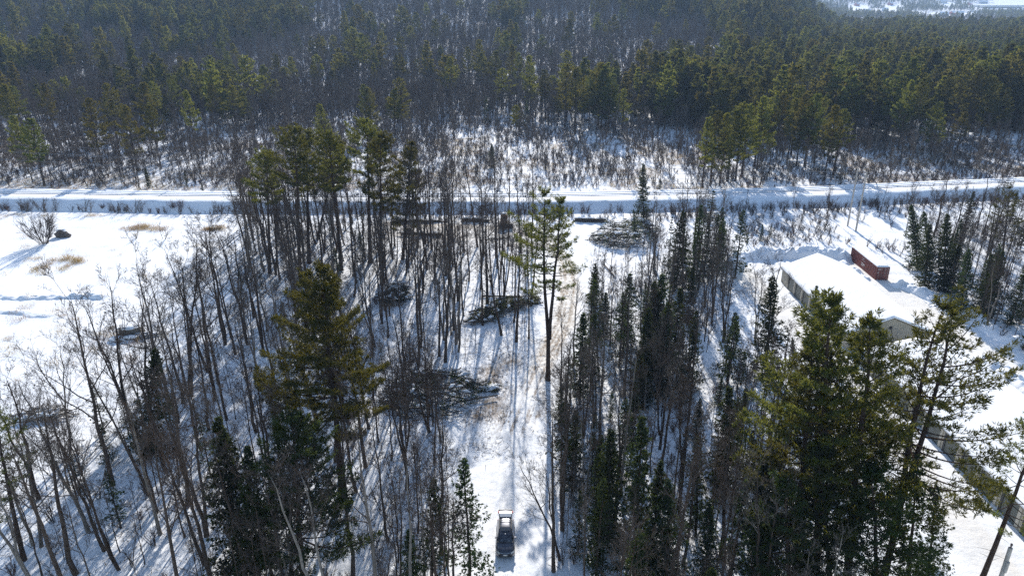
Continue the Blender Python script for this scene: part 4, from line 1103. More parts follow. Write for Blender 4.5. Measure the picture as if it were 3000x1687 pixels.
def storage_building(y0, y1, x0, x1, ze, zr, label, doors, gable_lamp):
    e = empty('storage_building', ((x0 + x1) / 2, (y0 + y1) / 2, 0))
    tag(e, label, 'building')
    cx_, cy_ = (x0 + x1) / 2, (y0 + y1) / 2
    S = lambda p: [(a - cx_, b - cy_, c) for a, b, c in p]
    xm = cx_
    # walls: ribbed sheet metal
    b = MB()
    def ribbed(p0, p1, z0, zf, step=0.3, dep=0.035):
        L = math.hypot(p1[0] - p0[0], p1[1] - p0[1]); n = max(2, int(L / step))
        nx, ny = (p1[1] - p0[1]) / L, -(p1[0] - p0[0]) / L
        vs = []
        for i in range(n * 2 + 1):
            t = i / (n * 2); o = dep if (i // 1) % 2 else 0
            X_, Y_ = p0[0] + (p1[0] - p0[0]) * t + nx * o, p0[1] + (p1[1] - p0[1]) * t + ny * o
            vs += [(X_ - cx_, Y_ - cy_, z0), (X_ - cx_, Y_ - cy_, zf(X_))]
        b.add(vs, [(2 * i, 2 * i + 2, 2 * i + 3, 2 * i + 1) for i in range(n * 2)])
    zg = lambda X_: ze + (zr - ze) * (1 - abs(X_ - xm) / ((x1 - x0) / 2)) - 0.05
    ribbed((x0, y1), (x0, y0), -0.3, lambda X_: ze - 0.03); ribbed((x1, y0), (x1, y1), -0.3, lambda X_: ze - 0.03)
    ribbed((x0, y0), (xm, y0), -0.3, zg); ribbed((xm, y0), (x1, y0), -0.3, zg)
    ribbed((x1, y1), (xm, y1), -0.3, zg); ribbed((xm, y1), (x0, y1), -0.3, zg)
    b.build('wall', M['wall_tan'], e)
    # roof sheets under the snow with dark rake trim
    b = MB()
    for sx in (-1, 1):
        xe = xm + sx * ((x1 - x0) / 2 + 0.3); zz = ze - (zr - ze) * 0.3 / ((x1 - x0) / 2)
        v = [(xm, y0 - 0.3, zr), (xe, y0 - 0.3, zz), (xe, y1 + 0.3, zz), (xm, y1 + 0.3, zr), (xm, y0 - 0.3, zr - 0.16), (xe, y0 - 0.3, zz - 0.16), (xe, y1 + 0.3, zz - 0.16), (xm, y1 + 0.3, zr - 0.16)]
        b.add(S(v), [(0, 1, 2, 3), (4, 7, 6, 5), (0, 4, 5, 1), (1, 5, 6, 2), (2, 6, 7, 3)])
    rf = b.build('roof', M['trim'], e)
    sn = roof_mesh(x0, x1, y0, y1, zr + 0.012, ze + 0.012, 0.26)
    sn.v = [v - np.array([cx_, cy_, 0]) for v in sn.v]
    so = sn.build('snow_blanket', M['snow_cap'], rf)
    so.data.polygons.foreach_set('use_smooth', [abs(p.normal.z) > 0.7 for p in so.data.polygons])
    # roller doors in the long west wall
    for (ya, yb) in doors:
        d = MB(); k = 9; z1 = 2.45
        for i in range(k):
            za, zb = 0.02 + i * z1 / k, 0.02 + (i + 1) * z1 / k - 0.02
            d.box((x0 - 0.075 - cx_, ya - cy_, za), (x0 - 0.03 - cx_, yb - cy_, zb))
        d.box((x0 - 0.05 - cx_, ya - cy_, 0.0), (x0 - 0.02 - cx_, yb - cy_, 2.5))
        dr = d.build('roller_door', M['door_green'], e)
        f = MB()
        f.box((x0 - 0.12 - cx_, ya - 0.45 - cy_, 0), (x0 + 0.0 - cx_, ya - 0.05 - cy_, 2.52)); f.box((x0 - 0.12 - cx_, yb + 0.05 - cy_, 0), (x0 - cx_, yb + 0.12 - cy_, 2.52)); f.box((x0 - 0.12 - cx_, ya - 0.45 - cy_, 2.52), (x0 - cx_, yb + 0.12 - cy_, 2.66))
        f.build('door_frame', M['jamb'], dr)
        f = MB(); f.box((x0 - 0.13 - cx_, yb - 0.30 - cy_, 0.03), (x0 - 0.08 - cx_, yb + 0.04 - cy_, 2.48)); f.build('door_gap_shade', M['dark'], dr)  # solid dark strip, paints the shade of a recess beside the door
    if gable_lamp:
        g = MB(); g.box((-0.32, y0 - cy_ - 0.18, 3.55), (0.05, y0 - cy_ - 0.04, 3.95)); g.box((-0.25, y0 - cy_ - 0.34, 3.8), (0.0, y0 - cy_ - 0.16, 3.92))
        g.build('gable_vent', M['dark'], e)
        g = MB(); g.tube([(0.0, y0 - cy_ - 0.06, 3.6), (0.3, y0 - cy_ - 0.06, 2.6), (0.75, y0 - cy_ - 0.06, 1.6)], 0.03, 5)
        g.build('cable', M['dark'], e)
    return e
storage_building(99.9, 129.0, 52.2, 65.0, 2.95, 5.5, 'long low storage building under a smooth thick snow roof, beside the red container', [(y, y + 2.6) for y in np.arange(101.2, 126, 3.55)], True)
storage_building(38.0, 94.0, 52.2, 66.4, 2.95, 4.6, 'second storage building at the right edge, its tan wall behind the pines', [(41.5 + 3.6 * i, 44.1 + 3.6 * i) for i in range(14)], False)

# ---------------------------------------------------------------- shipping container
M['cont'] = mat_solid('container_red', (0.165, 0.042, 0.034), 0.6, 0.0, col2=(0.125, 0.030, 0.026), scale=1.6, bump=0.1)
M['white_paint'] = mat_solid('white_paint', (0.72, 0.70, 0.68), 0.6, var=0.1)
M['steel_bar'] = mat_solid('galvanised_bar', (0.36, 0.30, 0.28), 0.5, 0.5, var=0.3)
def text_obj(s, size, name, mat, parent, loc, rot, ext=0.003, sx=1.0):
    cu = bpy.data.curves.new(name, 'FONT'); cu.body = s; cu.size = size; cu.extrude = ext; cu.align_x = 'LEFT'; cu.resolution_u = 2
    t = bpy.data.objects.new(name + '_tmp', cu); C.objects.link(t)
    dg = bpy.context.evaluated_depsgraph_get(); dg.update()
    me = bpy.data.meshes.new_from_object(t.evaluated_get(dg)); me.name = name
    bpy.data.objects.remove(t); bpy.data.curves.remove(cu)
    me.materials.clear(); me.materials.append(mat)
    o = bpy.data.objects.new(name, me); C.objects.link(o); o.parent = parent; o.location = loc; o.rotation_euler = rot; o.scale = (sx, 1, 1)
    return o
def container():
    L, W, H = 12.19, 2.44, 2.72
    e = empty('shipping_container', (71.9, 129.35, 0.0), math.radians(-2.2))
    tag(e, 'rust red shipping container with snow on its roof, standing at the lane end', 'container')
    w = W / 2
    def corr(b, p0, p1, z0, z1, n, dep, nrm):
        vs = []; pts = []
        for i in range(n):
            for q, o in ((0, 0), (0.35, 0), (0.5, dep), (0.85, dep)): pts.append(((i + q) / n, o))
        pts.append((1, 0))
        for t, o in pts:
            X_ = p0[0] + (p1[0] - p0[0]) * t - nrm[0] * o; Y_ = p0[1] + (p1[1] - p0[1]) * t - nrm[1] * o
            vs += [(X_, Y_, z0), (X_, Y_, z1)]
        b.add(vs, [(2 * i, 2 * i + 2, 2 * i + 3, 2 * i + 1) for i in range(len(pts) - 1)])
    b = MB()
    corr(b, (-w + .02, L - .1), (-w + .02, .1), 0.15, H - 0.12, 42, 0.045, (-1, 0)); corr(b, (w - .02, .1), (w - .02, L - .1), 0.15, H - 0.12, 42, 0.045, (1, 0))
    corr(b, (w - .1, L - .02), (-w + .1, L - .02), 0.15, H - 0.12, 9, 0.04, (0, 1))
    b.build('side_panels', M['cont'], e)
    b = MB(); b.box((-w + .01, .02, H - 0.10), (w - .01, L - .02, H - 0.03)); b.box((-w + .02, .05, 0.1), (w - .02, L - .05, 0.18))
    rf = b.build('roof', M['cont'], e)
    b = MB()
    for x in (-w, w - .12):
        for yy in (0, L - .12): b.box((x, yy, 0), (x + .12, yy + .12, H))
        b.box((x + .0, .12, H - .13), (x + .12, L - .12, H)); b.box((x, .12, 0), (x + .12, L - .12, .16))
    for yy in (0, L - .12): b.box((-w + .12, yy, H - .13), (w - .12, yy + .12, H)); b.box((-w + .12, yy, 0), (w - .12, yy + .12, .16))
    b.build('frame', M['cont'], e)
    # doors with bars
    for s in (-1, 1):
        b = MB(); x0_, x1_ = (-w + .14, -0.02) if s < 0 else (0.02, w - .14)
        b.box((x0_, 0.06, .2), (x1_, .11, H - .16))
        for k in range(5):
            za = .27 + k * (H - .5) / 5; b.box((x0_ + .08, 0.03, za), (x1_ - .08, .065, za + (H - .5) / 5 - .10))
        d = b.build('door', M['cont'], e)
        for q in (0.28, 0.78):
            bb = MB(); xx = x0_ + (x1_ - x0_) * q
            bb.tube([(xx, -0.02, .12), (xx, -0.02, H - .06)], 0.024, 6); bb.box((xx - .07, -0.045, 1.05), (xx + .30, -0.025, 1.10))
            bb.build('lock_bar', M['steel_bar'], d)
    # snow on the roof
    n = 8; xs = np.linspace(-w + .06, w - .06, n); ys = np.linspace(.04, L - .1, 40)
    X, Y = np.meshgrid(xs, ys); ed = np.minimum(np.minimum(X - xs[0], xs[-1] - X), np.minimum(Y - ys[0], ys[-1] - Y))
    Z = H + 0.02 + 0.22 * (0.35 + 0.65 * sstep(0, .35, ed)) * (0.85 + .4 * vnoise(X / .8, Y / .8, 4))
    top = np.stack([X, Y, Z], -1).reshape(-1, 3); bot = np.stack([X, Y, Z * 0 + H - 0.02], -1).reshape(-1, 3)
    nr, nc = X.shape; idx = np.arange(nr * nc).reshape(nr, nc); N = nr * nc
    F = [(int(idx[i, j]), int(idx[i, j + 1]), int(idx[i + 1, j + 1]), int(idx[i + 1, j])) for i in range(nr - 1) for j in range(nc - 1)]
    ring = [int(k) for k in idx[0]] + [int(k) for k in idx[1:, -1]] + [int(k) for k in idx[-1, -2::-1]] + [int(k) for k in idx[-2:0:-1, 0]]
    for a, c in zip(ring, ring[1:] + ring[:1]): F.append((c, a, a + N, c + N))
    m = MB(); m.add(np.vstack([top, bot]), F); m.build('snow_cap', M['snow_cap'], rf, smooth=True)
    R90 = math.pi / 2
    text_obj('ZIM', 0.44, 'lettering', M['white_paint'], e, (-w + .18, 0.012, H - 0.60), (R90, 0, 0), sx=1.15)
    for i, s in enumerate(['ZCSU', '8203', '45G1']):
        text_obj(s, 0.17, 'lettering', M['white_paint'], e, (0.22, 0.012, H - 0.42 - i * 0.42), (R90, 0, 0))
        text_obj(['MAX', 'TARE', 'NET'][i], 0.17, 'lettering', M['white_paint'], e, (0.74, 0.012, H - 0.42 - i * 0.42), (R90, 0, 0))
    dot = MB(); dot.box((-w + .22, 0.005, 1.55), (-w + .40, 0.025, 1.72)); dot.build('placard', M['white_paint'], e)
    # side: letters and the star cluster above them
    text_obj('ZIM', 0.95, 'lettering', M['white_paint'], e, (-w - 0.006, 6.9, 0.75), (R90, 0, -R90), sx=1.0)
    st = MB()
    for (yy, zz) in ((6.6, 2.35), (6.2, 2.25), (5.8, 2.35), (6.4, 2.05), (6.0, 2.05), (6.7, 1.85), (5.7, 1.85)):
        k = 5; vs = []
        for i in range(10):
            rr = 0.13 if i % 2 == 0 else 0.06; a = math.pi / 2 + i * math.pi / 5; vs.append((-w - 0.006, yy + rr * math.cos(a), zz + rr * math.sin(a)))
        vs.append((-w - 0.006, yy, zz)); st.add(vs, [(i, (i + 1) % 10, 10) for i in range(10)])
    st.build('star_emblem', M['white_paint'], e)
container()

# ---------------------------------------------------------------- car
M['paint'] = mat_solid('car_paint_grey', (0.060, 0.064, 0.085), 0.30, 0.55, var=0.05, coat=0.7)
M['glass'] = mat_solid('car_glass', (0.012, 0.014, 0.020), 0.06, 0.0, coat=0.5)
M['plastic'] = mat_solid('black_plastic', (0.022, 0.022, 0.024), 0.55)
M['tyre'] = mat_solid('tyre', (0.018, 0.018, 0.018), 0.85)
M['rim'] = mat_solid('wheel_rim', (0.42, 0.42, 0.44), 0.35, 0.8)
M['lamp'] = mat_solid('lamp_lens', (0.62, 0.64, 0.66), 0.12, 0.1, coat=0.6)
M['tail'] = mat_solid('tail_lens', (0.35, 0.02, 0.02), 0.2, coat=0.5)
M['chrome'] = mat_solid('chrome', (0.6, 0.6, 0.62), 0.15, 1.0)
M['interior'] = mat_solid('car_interior', (0.035, 0.034, 0.036), 0.8)
M['tailgate_in'] = mat_solid('tailgate_lining', (0.30, 0.27, 0.24), 0.6)
def loft(stations):
    """stations: list of (y, [(x,z)...] right half from bottom to centre top); mirrored and skinned"""
    rows = []
    for y, pr in stations:
        left = [(-x, y, z) for x, z in pr]; right = [(x, y, z) for x, z in pr][::-1]
        if abs(pr[-1][0]) < 1e-6: right = right[1:]
        rows.append(left + right)
    k = len(rows[0]); V = np.array(rows).reshape(-1, 3)
    F = [(i * k + j, i * k + j + 1, (i + 1) * k + j + 1, (i + 1) * k + j) for i in range(len(rows) - 1) for j in range(k - 1)]
    F += [(i * k, (i + 1) * k, (i + 1) * k + k - 1, i * k + k - 1) for i in range(len(rows) - 1)]
    F.append(tuple(range(k))[::-1]); F.append(tuple((len(rows) - 1) * k + j for j in range(k)))
    return V, F
def car():
    g = P(1483, 1631, 0.35); cxw, cyw = -0.66, g[1]
    e = empty('parked_car', (cxw, cyw, ground_z(cxw, cyw + 2.2) + 0.02), 0.0)
    tag(e, 'dark grey estate car with roof rails and raised tailgate, parked on the snowy track', 'car')
    sec = lambda w, zb, zm, zt_: [(w * .80, zb), (w * .97, zb + .10), (w, zm), (w * .985, zm + (zt_ - zm) * .45), (w * .93, zt_ - .05), (w * .80, zt_), (w * .4, zt_ + .025), (0, zt_ + .035)]
    st = [(0.0, sec(.66, .30, .42, .60)), (.07, sec(.80, .24, .45, .74)), (.22, sec(.885, .20, .52, .84)), (.55, sec(.915, .20, .56, .93)), (.95, sec(.922, .20, .58, 1.00)), (1.22, sec(.922, .20, .60, 1.05)),
          (1.6, sec(.922, .20, .62, 1.08)), (2.6, sec(.922, .20, .62, 1.10)), (3.5, sec(.922, .20, .62, 1.12)), (4.15, sec(.918, .22, .62, 1.13)), (4.42, sec(.89, .28, .60, 1.08)), (4.55, sec(.80, .34, .56, .98))]
    V, F = loft(st); b = MB(); b.add(V, F)
    body = b.build('body', M['paint'], e, smooth=True)
    # hood creases and grille
    b = MB()
    for s in (-1, 1): b.tube([(s * .62, .30, .905), (s * .55, .75, .995), (s * .60, 1.15, 1.06)], 0.022, 5)
    b.build('hood_crease', M['paint'], body)
    b = MB(); b.box((-.52, -0.015, .58), (.52, .06, .70)); b.box((-.62, -.02, .30), (.62, .05, .46)); b.build('grille', M['plastic'], e)
    b = MB(); b.tube([(-.60, .06, .76), (-.25, -.005, .69), (0, -.02, .66), (.25, -.005, .69), (.60, .06, .76)], 0.018, 5); b.build('chrome_strip', M['chrome'], e)
    b = MB(); b.box((-.20, -.045, .44), (.20, -.012, .55)); b.build('number_plate', M['white_paint'], e)
    # cabin
    gh = lambda w0, w1, z0, z1: [(w0, z0), (w0 * .97 + w1 * .03, z0 + (z1 - z0) * .3), (w1 * 1.02, z1 - .10), (w1 * .94, z1 - .03), (w1 * .5, z1 + .005), (0, z1 + .015)]
    st = [(1.18, gh(.80, .78, 1.02, 1.10)), (1.60, gh(.82, .70, 1.02, 1.39)), (2.02, gh(.83, .645, 1.02, 1.60)), (2.7, gh(.84, .65, 1.02, 1.655)), (3.4, gh(.84, .645, 1.02, 1.645)), (3.95, gh(.83, .63, 1.02, 1.60)), (4.12, gh(.82, .62, 1.02, 1.57))]
    V, F = loft(st); b = MB(); b.add(V, F); b.build('cabin', M['paint'], e, smooth=True)
    def sheet(name, quad, mat, parent=e, off=0.012):
        q = np.array(quad, float); n = np.cross(q[1] - q[0], q[3] - q[0]); n /= np.linalg.norm(n)
        b = MB(); b.add(np.vstack([q + n * off, q - n * 0.004]), [(0, 1, 2, 3), (7, 6, 5, 4), (0, 4, 5, 1), (1, 5, 6, 2), (2, 6, 7, 3), (3, 7, 4, 0)])
        return b.build(name, mat, parent)
    # windscreen as a curved sheet
    b = MB(); nx = 9; rows = []
    for t in np.linspace(0, 1, 6):
        y = 1.20 + t * .80; z = 1.115 + t * .485; hw = .80 - t * .17
        z -= 0.0
        rows.append([(hw * u, y + 0.10 * u * u, z + 0.022 - 0.035 * u * u) for u in np.linspace(-1, 1, nx)])
    V = np.array(rows).reshape(-1, 3); F = [(i * nx + j, i * nx + j + 1, (i + 1) * nx + j + 1, (i + 1) * nx + j) for i in range(5) for j in range(nx - 1)]
    b.add(V, F); ws = b.build('windscreen', M['glass'], e, smooth=True)
    b = MB(); b.box((-.05, 1.78, 1.515), (.05, 1.86, 1.545)); b.build('sensor', M['chrome'], ws)
    b = MB(); b.tube([(-.80, 1.14, 1.115), (-.4, 1.06, 1.125), (0, 1.04, 1.13), (.4, 1.06, 1.125), (.80, 1.14, 1.115)], .025, 5); b.build('cowl', M['plastic'], e)
    for s in (-1, 1):
        for (ya, yb, yc, yd) in ((1.62, 2.62, 2.60, 2.15), (2.70, 3.50, 3.40, 2.68), (3.58, 4.0, 3.85, 3.48)):
            q = [(s * .838, ya, 1.12), (s * .848, yb, 1.12), (s * .69, yc, 1.50), (s * .69, yd, 1.50)]
            if s > 0: q = q[::-1]
            sheet('side_window', q, M['glass'], off=-0.03 if False else 0.02)
        # mirror
        b = MB(); b.box((s * .90 - .02, 1.72, 1.04), (s * 1.06 + .02, 1.86, 1.17)); b.tube([(s * .80, 1.80, 1.06), (s * .95, 1.80, 1.08)], .03, 5); b.build('wing_mirror', M['paint'], e)
        # lamps
        b = MB(); b.add([(s * .58, .035, .79), (s * .86, .24, .88), (s * .895, .42, .90), (s * .905, .40, .78), (s * .82, .12, .70), (s * .60, -.005, .70)], [(0, 1, 2, 3, 4, 5) if s < 0 else (5, 4, 3, 2, 1, 0)])
        v = b.v[0].copy(); v[:, 1] -= 0.02; v[:, 2] += 0.015; b.v[0] = v
        b.build('headlight', M['lamp'], e)
        b = MB(); b.box((s * .76 - .10, 4.42, .80), (s * .76 + .10, 4.56, 1.00)); b.build('tail_light', M['tail'], e)
        # roof rails and door seams
        b = MB(); b.tube([(s * .585, 2.2, 1.625), (s * .59, 2.35, 1.70), (s * .59, 3.1, 1.715), (s * .585, 3.75, 1.69), (s * .58, 3.95, 1.60)], .022, 6); b.build('roof_rail', M['plastic'], e)
        b = MB()
        for yy in (1.55, 2.65, 3.6): b.box((s * .924 - .006, yy - .008, .35), (s * .924 + .006, yy + .008, 1.05))
        b.build('door_seam', M['plastic'], body)
        for yy in (.86, 3.52):
            wh = MB(); a = np.linspace(0, 2 * math.pi, 19)[:-1]
            vs = []
            for (xx, rr) in ((.70, .31), (.71, .355), (.93, .355), (.94, .30)):
                vs += [(s * xx, yy + rr * math.cos(t), .355 + rr * math.sin(t)) for t in a]
            n = 18; F = [(i * n + j, i * n + (j + 1) % n, (i + 1) * n + (j + 1) % n, (i + 1) * n + j) for i in range(3) for j in range(n)]
            wh.add(vs, F); w_ = wh.build('wheel', M['tyre'], e)
            rm = MB()
            rm.add([(s * .935, yy + .235 * math.cos(t), .355 + .235 * math.sin(t)) for t in a] + [(s * .925, yy, .355)], [(j, (j + 1) % n, n) for j in range(n)])
            rm.build('rim', M['rim'], w_)
            ar = MB(); ar.tube([(s * .915, yy + .42 * math.cos(t), .355 + .42 * math.sin(t)) for t in np.linspace(0, math.pi, 12)], .03, 5); ar.build('wheel_arch', M['plastic'], body)
    b = MB(); 
    for yy in (2.72, 3.55): b.tube([(-.59, yy, 1.725), (0, yy, 1.745), (.59, yy, 1.725)], .028, 6)
    b.build('crossbar', M['plastic'], e)
    sheet('sunroof', [(-.42, 2.12, 1.648), (.42, 2.12, 1.648), (.44, 2.62, 1.682), (-.44, 2.62, 1.682)], M['glass'])
    # open boot and raised tailgate
    b = MB(); b.box((-.66, 4.10, .62), (.66, 4.14, 1.50)); b.build('boot_opening', M['interior'], e)
    ang = math.radians(14)
    def tg(x, u, dz=0):  # u along the gate from the hinge
        return (x, 4.06 + u * math.cos(ang) - dz * math.sin(ang), 1.60 + u * math.sin(ang) + dz * math.cos(ang))
    prof = [(0, .60, 0.0), (.25, .64, .03), (.52, .70, .02), (.60, .74, -.02), (.85, .78, -.10), (1.08, .76, -.22), (1.15, .72, -.30)]
    V = []
    for u, hw, dz in prof: V += [tg(-hw, u, dz), tg(hw, u, dz), tg(-hw, u, dz - .06), tg(hw, u, dz - .06)]
    F = []
    for i in range(len(prof) - 1):
        a, c = i * 4, i * 4 + 4
        F += [(a, a + 1, c + 1, c), (a + 2, c + 2, c + 3, a + 3), (a, c, c + 2, a + 2), (a + 1, a + 3, c + 3, c + 1)]
    k = (len(prof) - 1) * 4; F += [(0, 2, 3, 1), (k, k + 1, k + 3, k + 2)]
    b = MB(); b.add(V, F); t_ = b.build('tailgate', M['paint'], e)
    sheet('rear_window', [tg(-.56, .10, .04), tg(.56, .10, .04), tg(.60, .50, .045), tg(-.60, .50, .045)], M['lamp'], t_)
    b = MB(); b.tube([tg(-.74, 1.10, -.19), tg(0, 1.17, -.23), tg(.74, 1.10, -.19)], .045, 6); b.build('light_strip', M['tailgate_in'], t_)
    b = MB(); 
    for s in (-1, 1): b.box(tuple(np.array(tg(s * .70, .62, -.02)) - (.09, 0, .02)), tuple(np.array(tg(s * .70, .62, -.02)) + (.09, .26, .05)))
    b.build('gate_lamp', M['tail'], t_)
    b = MB()
    for s in (-1, 1): b.tube([(s * .66, 4.16, 1.18), tg(s * .66, .55, -.06)], .016, 5)
    b.build('gas_strut', M['plastic'], e)
car()

# ---------------------------------------------------------------- utility poles and wires
M['pole'] = mat_solid('weathered_pole', (0.50, 0.46, 0.41), 0.85, var=0.35, scale=2.0)
M['wire'] = mat_solid('wire', (0.30, 0.30, 0.31), 0.4, 0.6)
M['insul'] = mat_solid('insulator', (0.10, 0.07, 0.06), 0.3)
def pole(name, x, y, h, label, arms, lean=0.0):
    e = empty(name, (x, y, ground_z(x, y) - 0.2)); tag(e, label, 'pole')
    b = MB(); b.tube([(0, 0, 0), (lean * h / 2, 0, h / 2), (lean * h, 0, h)], [.22, .18, .14], 9); b.build('post', M['pole'], e)
    for z in arms:
        b = MB(); b.box((lean * z - 0.55, -.20, z - .05), (lean * z + .2, -.10, z + .06)); a = b.build('crossarm', M['pole'], e)
        b = MB(); b.tube([(lean * z - .52, -.15, z - .28), (lean * z - .52, -.15, z - .06)], .055, 6); b.build('insulator', M['insul'], a)
    b = MB(); b.box((-.02 + lean * h, -.02, h), (.02 + lean * h, .02, h + .35)); b.build('pole_cap', M['insul'], e)
    return e
pole('utility_pole', 81.0, 165.3, 14.3, 'left of the two utility poles standing together beyond the container', (13.6, 11.2, 8.8))
pole('utility_pole', 81.2, 161.3, 14.3, 'right of the two utility poles standing together beyond the container', (13.6, 11.2, 8.8))
def near_pole():
    x, y, h = 38.0, 43.0, 12.0
    e = empty('utility_pole', (x, y, 0)); tag(e, 'top of a grey utility pole in the lower right corner', 'pole')
    b = MB(); b.tube([(0, 0, -.3), (0, 0, 6), (0, 0, h)], [.20, .18, .155], 12); b.build('post', M['pole'], e)
    b = MB(); b.tube([(0, 0, h), (0, 0, h + .12), (0, 0, h + .34), (0, 0, h + .42)], [.06, .05, .10, .04], 8); b.build('insulator', M['insul'], e)
    b = MB(); b.tube([(.0, -.18, h - 2.2), (.0, -.20, h - 1.2)], .13, 10); b.build('bracket', M['pole'], e)
near_pole()
def wire(p0, p1, sag, rad, label, group):
    c = (np.array(p0) + np.array(p1)) / 2
    t = np.linspace(0, 1, 60); pts = np.array(p0)[None, :] * (1 - t)[:, None] + np.array(p1)[None, :] * t[:, None]
    pts[:, 2] -= sag * 4 * t * (1 - t)
    b = MB(); b.tube(pts - c, rad, 4); o = b.build('power_wire', M['wire'], loc=c); tag(o, label, 'wire', group)
for i, z in enumerate((13.6, 11.2, 8.8)):
    wire((80.5, 165.2, z - 0.45), (-330, 243, z + 3.2), 3.5, 0.028, 'thin power wire of the higher set crossing behind the railway', 'higher wires behind the railway')
    wire((80.7, 161.2, z - 0.45), (-330, 236, z + 2.2), 3.8, 0.028, 'thin power wire of the lower set crossing behind the railway', 'lower wires behind the railway')

# ---------------------------------------------------------------- snow banks
def bank(pts, h, w, seed, label, step=0.28):
    pts = np.array(pts, float); seg = np.linalg.norm(np.diff(pts, axis=0), axis=1); L = np.r_[0, np.cumsum(seg)]
    s = np.arange(0, L[-1], step); cx_ = np.interp(s, L, pts[:, 0]); cy_ = np.interp(s, L, pts[:, 1])
    tx = np.gradient(cx_); ty = np.gradient(cy_); n = np.hypot(tx, ty); nx, ny = -ty / n, tx / n
    us = np.linspace(-1, 1, 21)
    hh = h * (0.55 + 0.9 * fbm(s / 3.2, s * 0, seed, 3)) * sstep(0, 2.5, s) * sstep(0, 2.5, L[-1] - s)
    V = np.zeros((len(s), len(us), 3))
    for j, u in enumerate(us):
        V[:, j, 0] = cx_ + nx * u * w; V[:, j, 1] = cy_ + ny * u * w
    lump = fbm(V[:, :, 0] / 0.9, V[:, :, 1] / 0.9, seed + 5, 4) - 0.45
    prof = np.cos(np.clip(us, -1, 1) * math.pi / 2) ** 0.75
    V[:, :, 2] = zt(V[:, :, 0], V[:, :, 1]) - 0.12 + prof[None, :] * hh[:, None] * (1 + 1.0 * lump) + 0.45 * lump * (prof > 0.15)[None, :] * np.minimum(1, hh)[:, None]
    idx = np.arange(V.shape[0] * V.shape[1]).reshape(V.shape[:2])
    F = [(int(idx[i, j]), int(idx[i + 1, j]), int(idx[i + 1, j + 1]), int(idx[i, j + 1])) for i in range(len(s) - 1) for j in range(len(us) - 1)]
    b = MB(); b.add(V.reshape(-1, 3), F); o = b.build('snow_bank', M['snow_bank'], smooth=True)
    tag(o, label, 'snowbank')
w2 = lambda *p: tuple(P(*p)[:2])
bank([w2(2130, 800), w2(2165, 758), w2(2230, 752), w2(2320, 750), w2(2400, 750), w2(2455, 752), w2(2500, 768)], 1.9, 2.0, 201, 'ploughed snowbank along the back of the storage yard')
bank([(68.6, 141), (68.9, 135), (69.0, 131), (69.6, 128)], 0.8, 1.0, 210, 'low snow ridge against the side of the red container')
bank([(71.5, 127.2), (74.5, 126.2), (77, 121), (79, 113), (79.5, 106), (80, 99)], 1.1, 1.8, 220, 'lumpy snowbank along the lane right of the container')
bank([w2(2850, 1035), w2(2930, 1085), w2(3010, 1140), w2(3120, 1215)], 1.0, 1.6, 230, 'snowbank along the lane at the right edge')
bank([w2(-60, 868), w2(60, 872), w2(170, 870), w2(260, 866), w2(330, 872)], 0.55, 1.4, 240, 'low rough snow ridge across the left field')
bank([w2(-40, 915), w2(60, 912), w2(95, 922), w2(180, 925)], 0.35, 1.1, 245, 'second low ridge of rough snow just below the field ridge')
bank([w2(2690, 1640), w2(2720, 1672), w2(2790, 1700)], 0.9, 1.5, 250, 'small snow heap under the leaning pine, lower right')

# ---------------------------------------------------------------- forestry things
M['log_bark'] = mat_solid('log_bark', (0.10, 0.075, 0.055), 0.9, var=0.45, scale=3)
M['log_end'] = mat_solid('log_end', (0.42, 0.29, 0.17), 0.8, var=0.2, scale=6)
def log(parent, p0, p1, ra, rb, name='log'):
    p0 = np.array(p0, float); p1 = np.array(p1, float); c = (p0 + p1) / 2
    mid = c + np.array([0, 0, 0.02]); b = MB(); n = 8
    b.tube([p0 - c, mid - c, p1 - c], [ra, (ra + rb) / 2, rb], n)
    b.m[-1] = 1; b.m[-2] = 1
    o = b.build(name, [M['log_bark'], M['log_end']], parent, loc=c); return o
rl = np.random.default_rng(9)
def log_pile(x, y, L, rows, rz, label, snow=True):
    e = empty('log_pile', (x, y, ground_z(x, y)), rz); tag(e, label, 'log pile')
    z = 0.15; n = rows
    while n > 0:
        for i in range(n):
            d = (i - (n - 1) / 2) * 0.36
            a, c = -L / 2 + abs(rl.normal(0, 1.3)), L / 2 - abs(rl.normal(0, 1.3))
            log(e, (a, d + rl.normal(0, .03), z + rl.normal(0, .02)), (c, d + rl.normal(0, .05), z + rl.normal(0, .02)), rl.uniform(.14, .19), rl.uniform(.10, .15))
        z += 0.29; n -= 1 if rl.random() < .8 else 2
    if snow:
        b = MB(); 
        for i in range(3): b.tube([(-L * .42 + i * L * .28, 0, z + .02), (-L * .30 + i * L * .28, 0.03, z + .05), (-L * .2 + i * L * .28, 0, z + .02)], [.06, .2, .06], 7)
        b.build('snow_cap', M['snow_cap'], e)
p = P(1225, 652); log_pile(p[0], p[1], 13, 3, 0.05, 'long log pile left on the landing before the embankment')
p = P(1395, 650); log_pile(p[0], p[1], 8, 3, -0.03, 'shorter log pile just left of the tracked machine')
p = P(1235, 690); log_pile(p[0], p[1], 12, 2, -0.04, 'low row of logs in front of the landing')
p = P(1730, 650); log_pile(p[0], p[1], 9, 3, -0.08, 'snow dusted log pile behind the slash heap', True)
for i, (a, b_, rr, lb) in enumerate([((1410, 870), (1545, 872), .17, 'single log lying on the snow above the evergreen brush'), ((1770, 778), (1800, 812), .16, 'pale felled trunk lying in the wood right of the track'), ((1420, 705), (1500, 698), .14, 'felled stem below the tracked machine')]):
    pa, pb = P(*a), P(*b_); c = (pa + pb) / 2
    o = log(None, pa + (0, 0, .2), pb + (0, 0, .2), rr, rr * .7, 'fallen_log'); tag(o, lb, 'log')
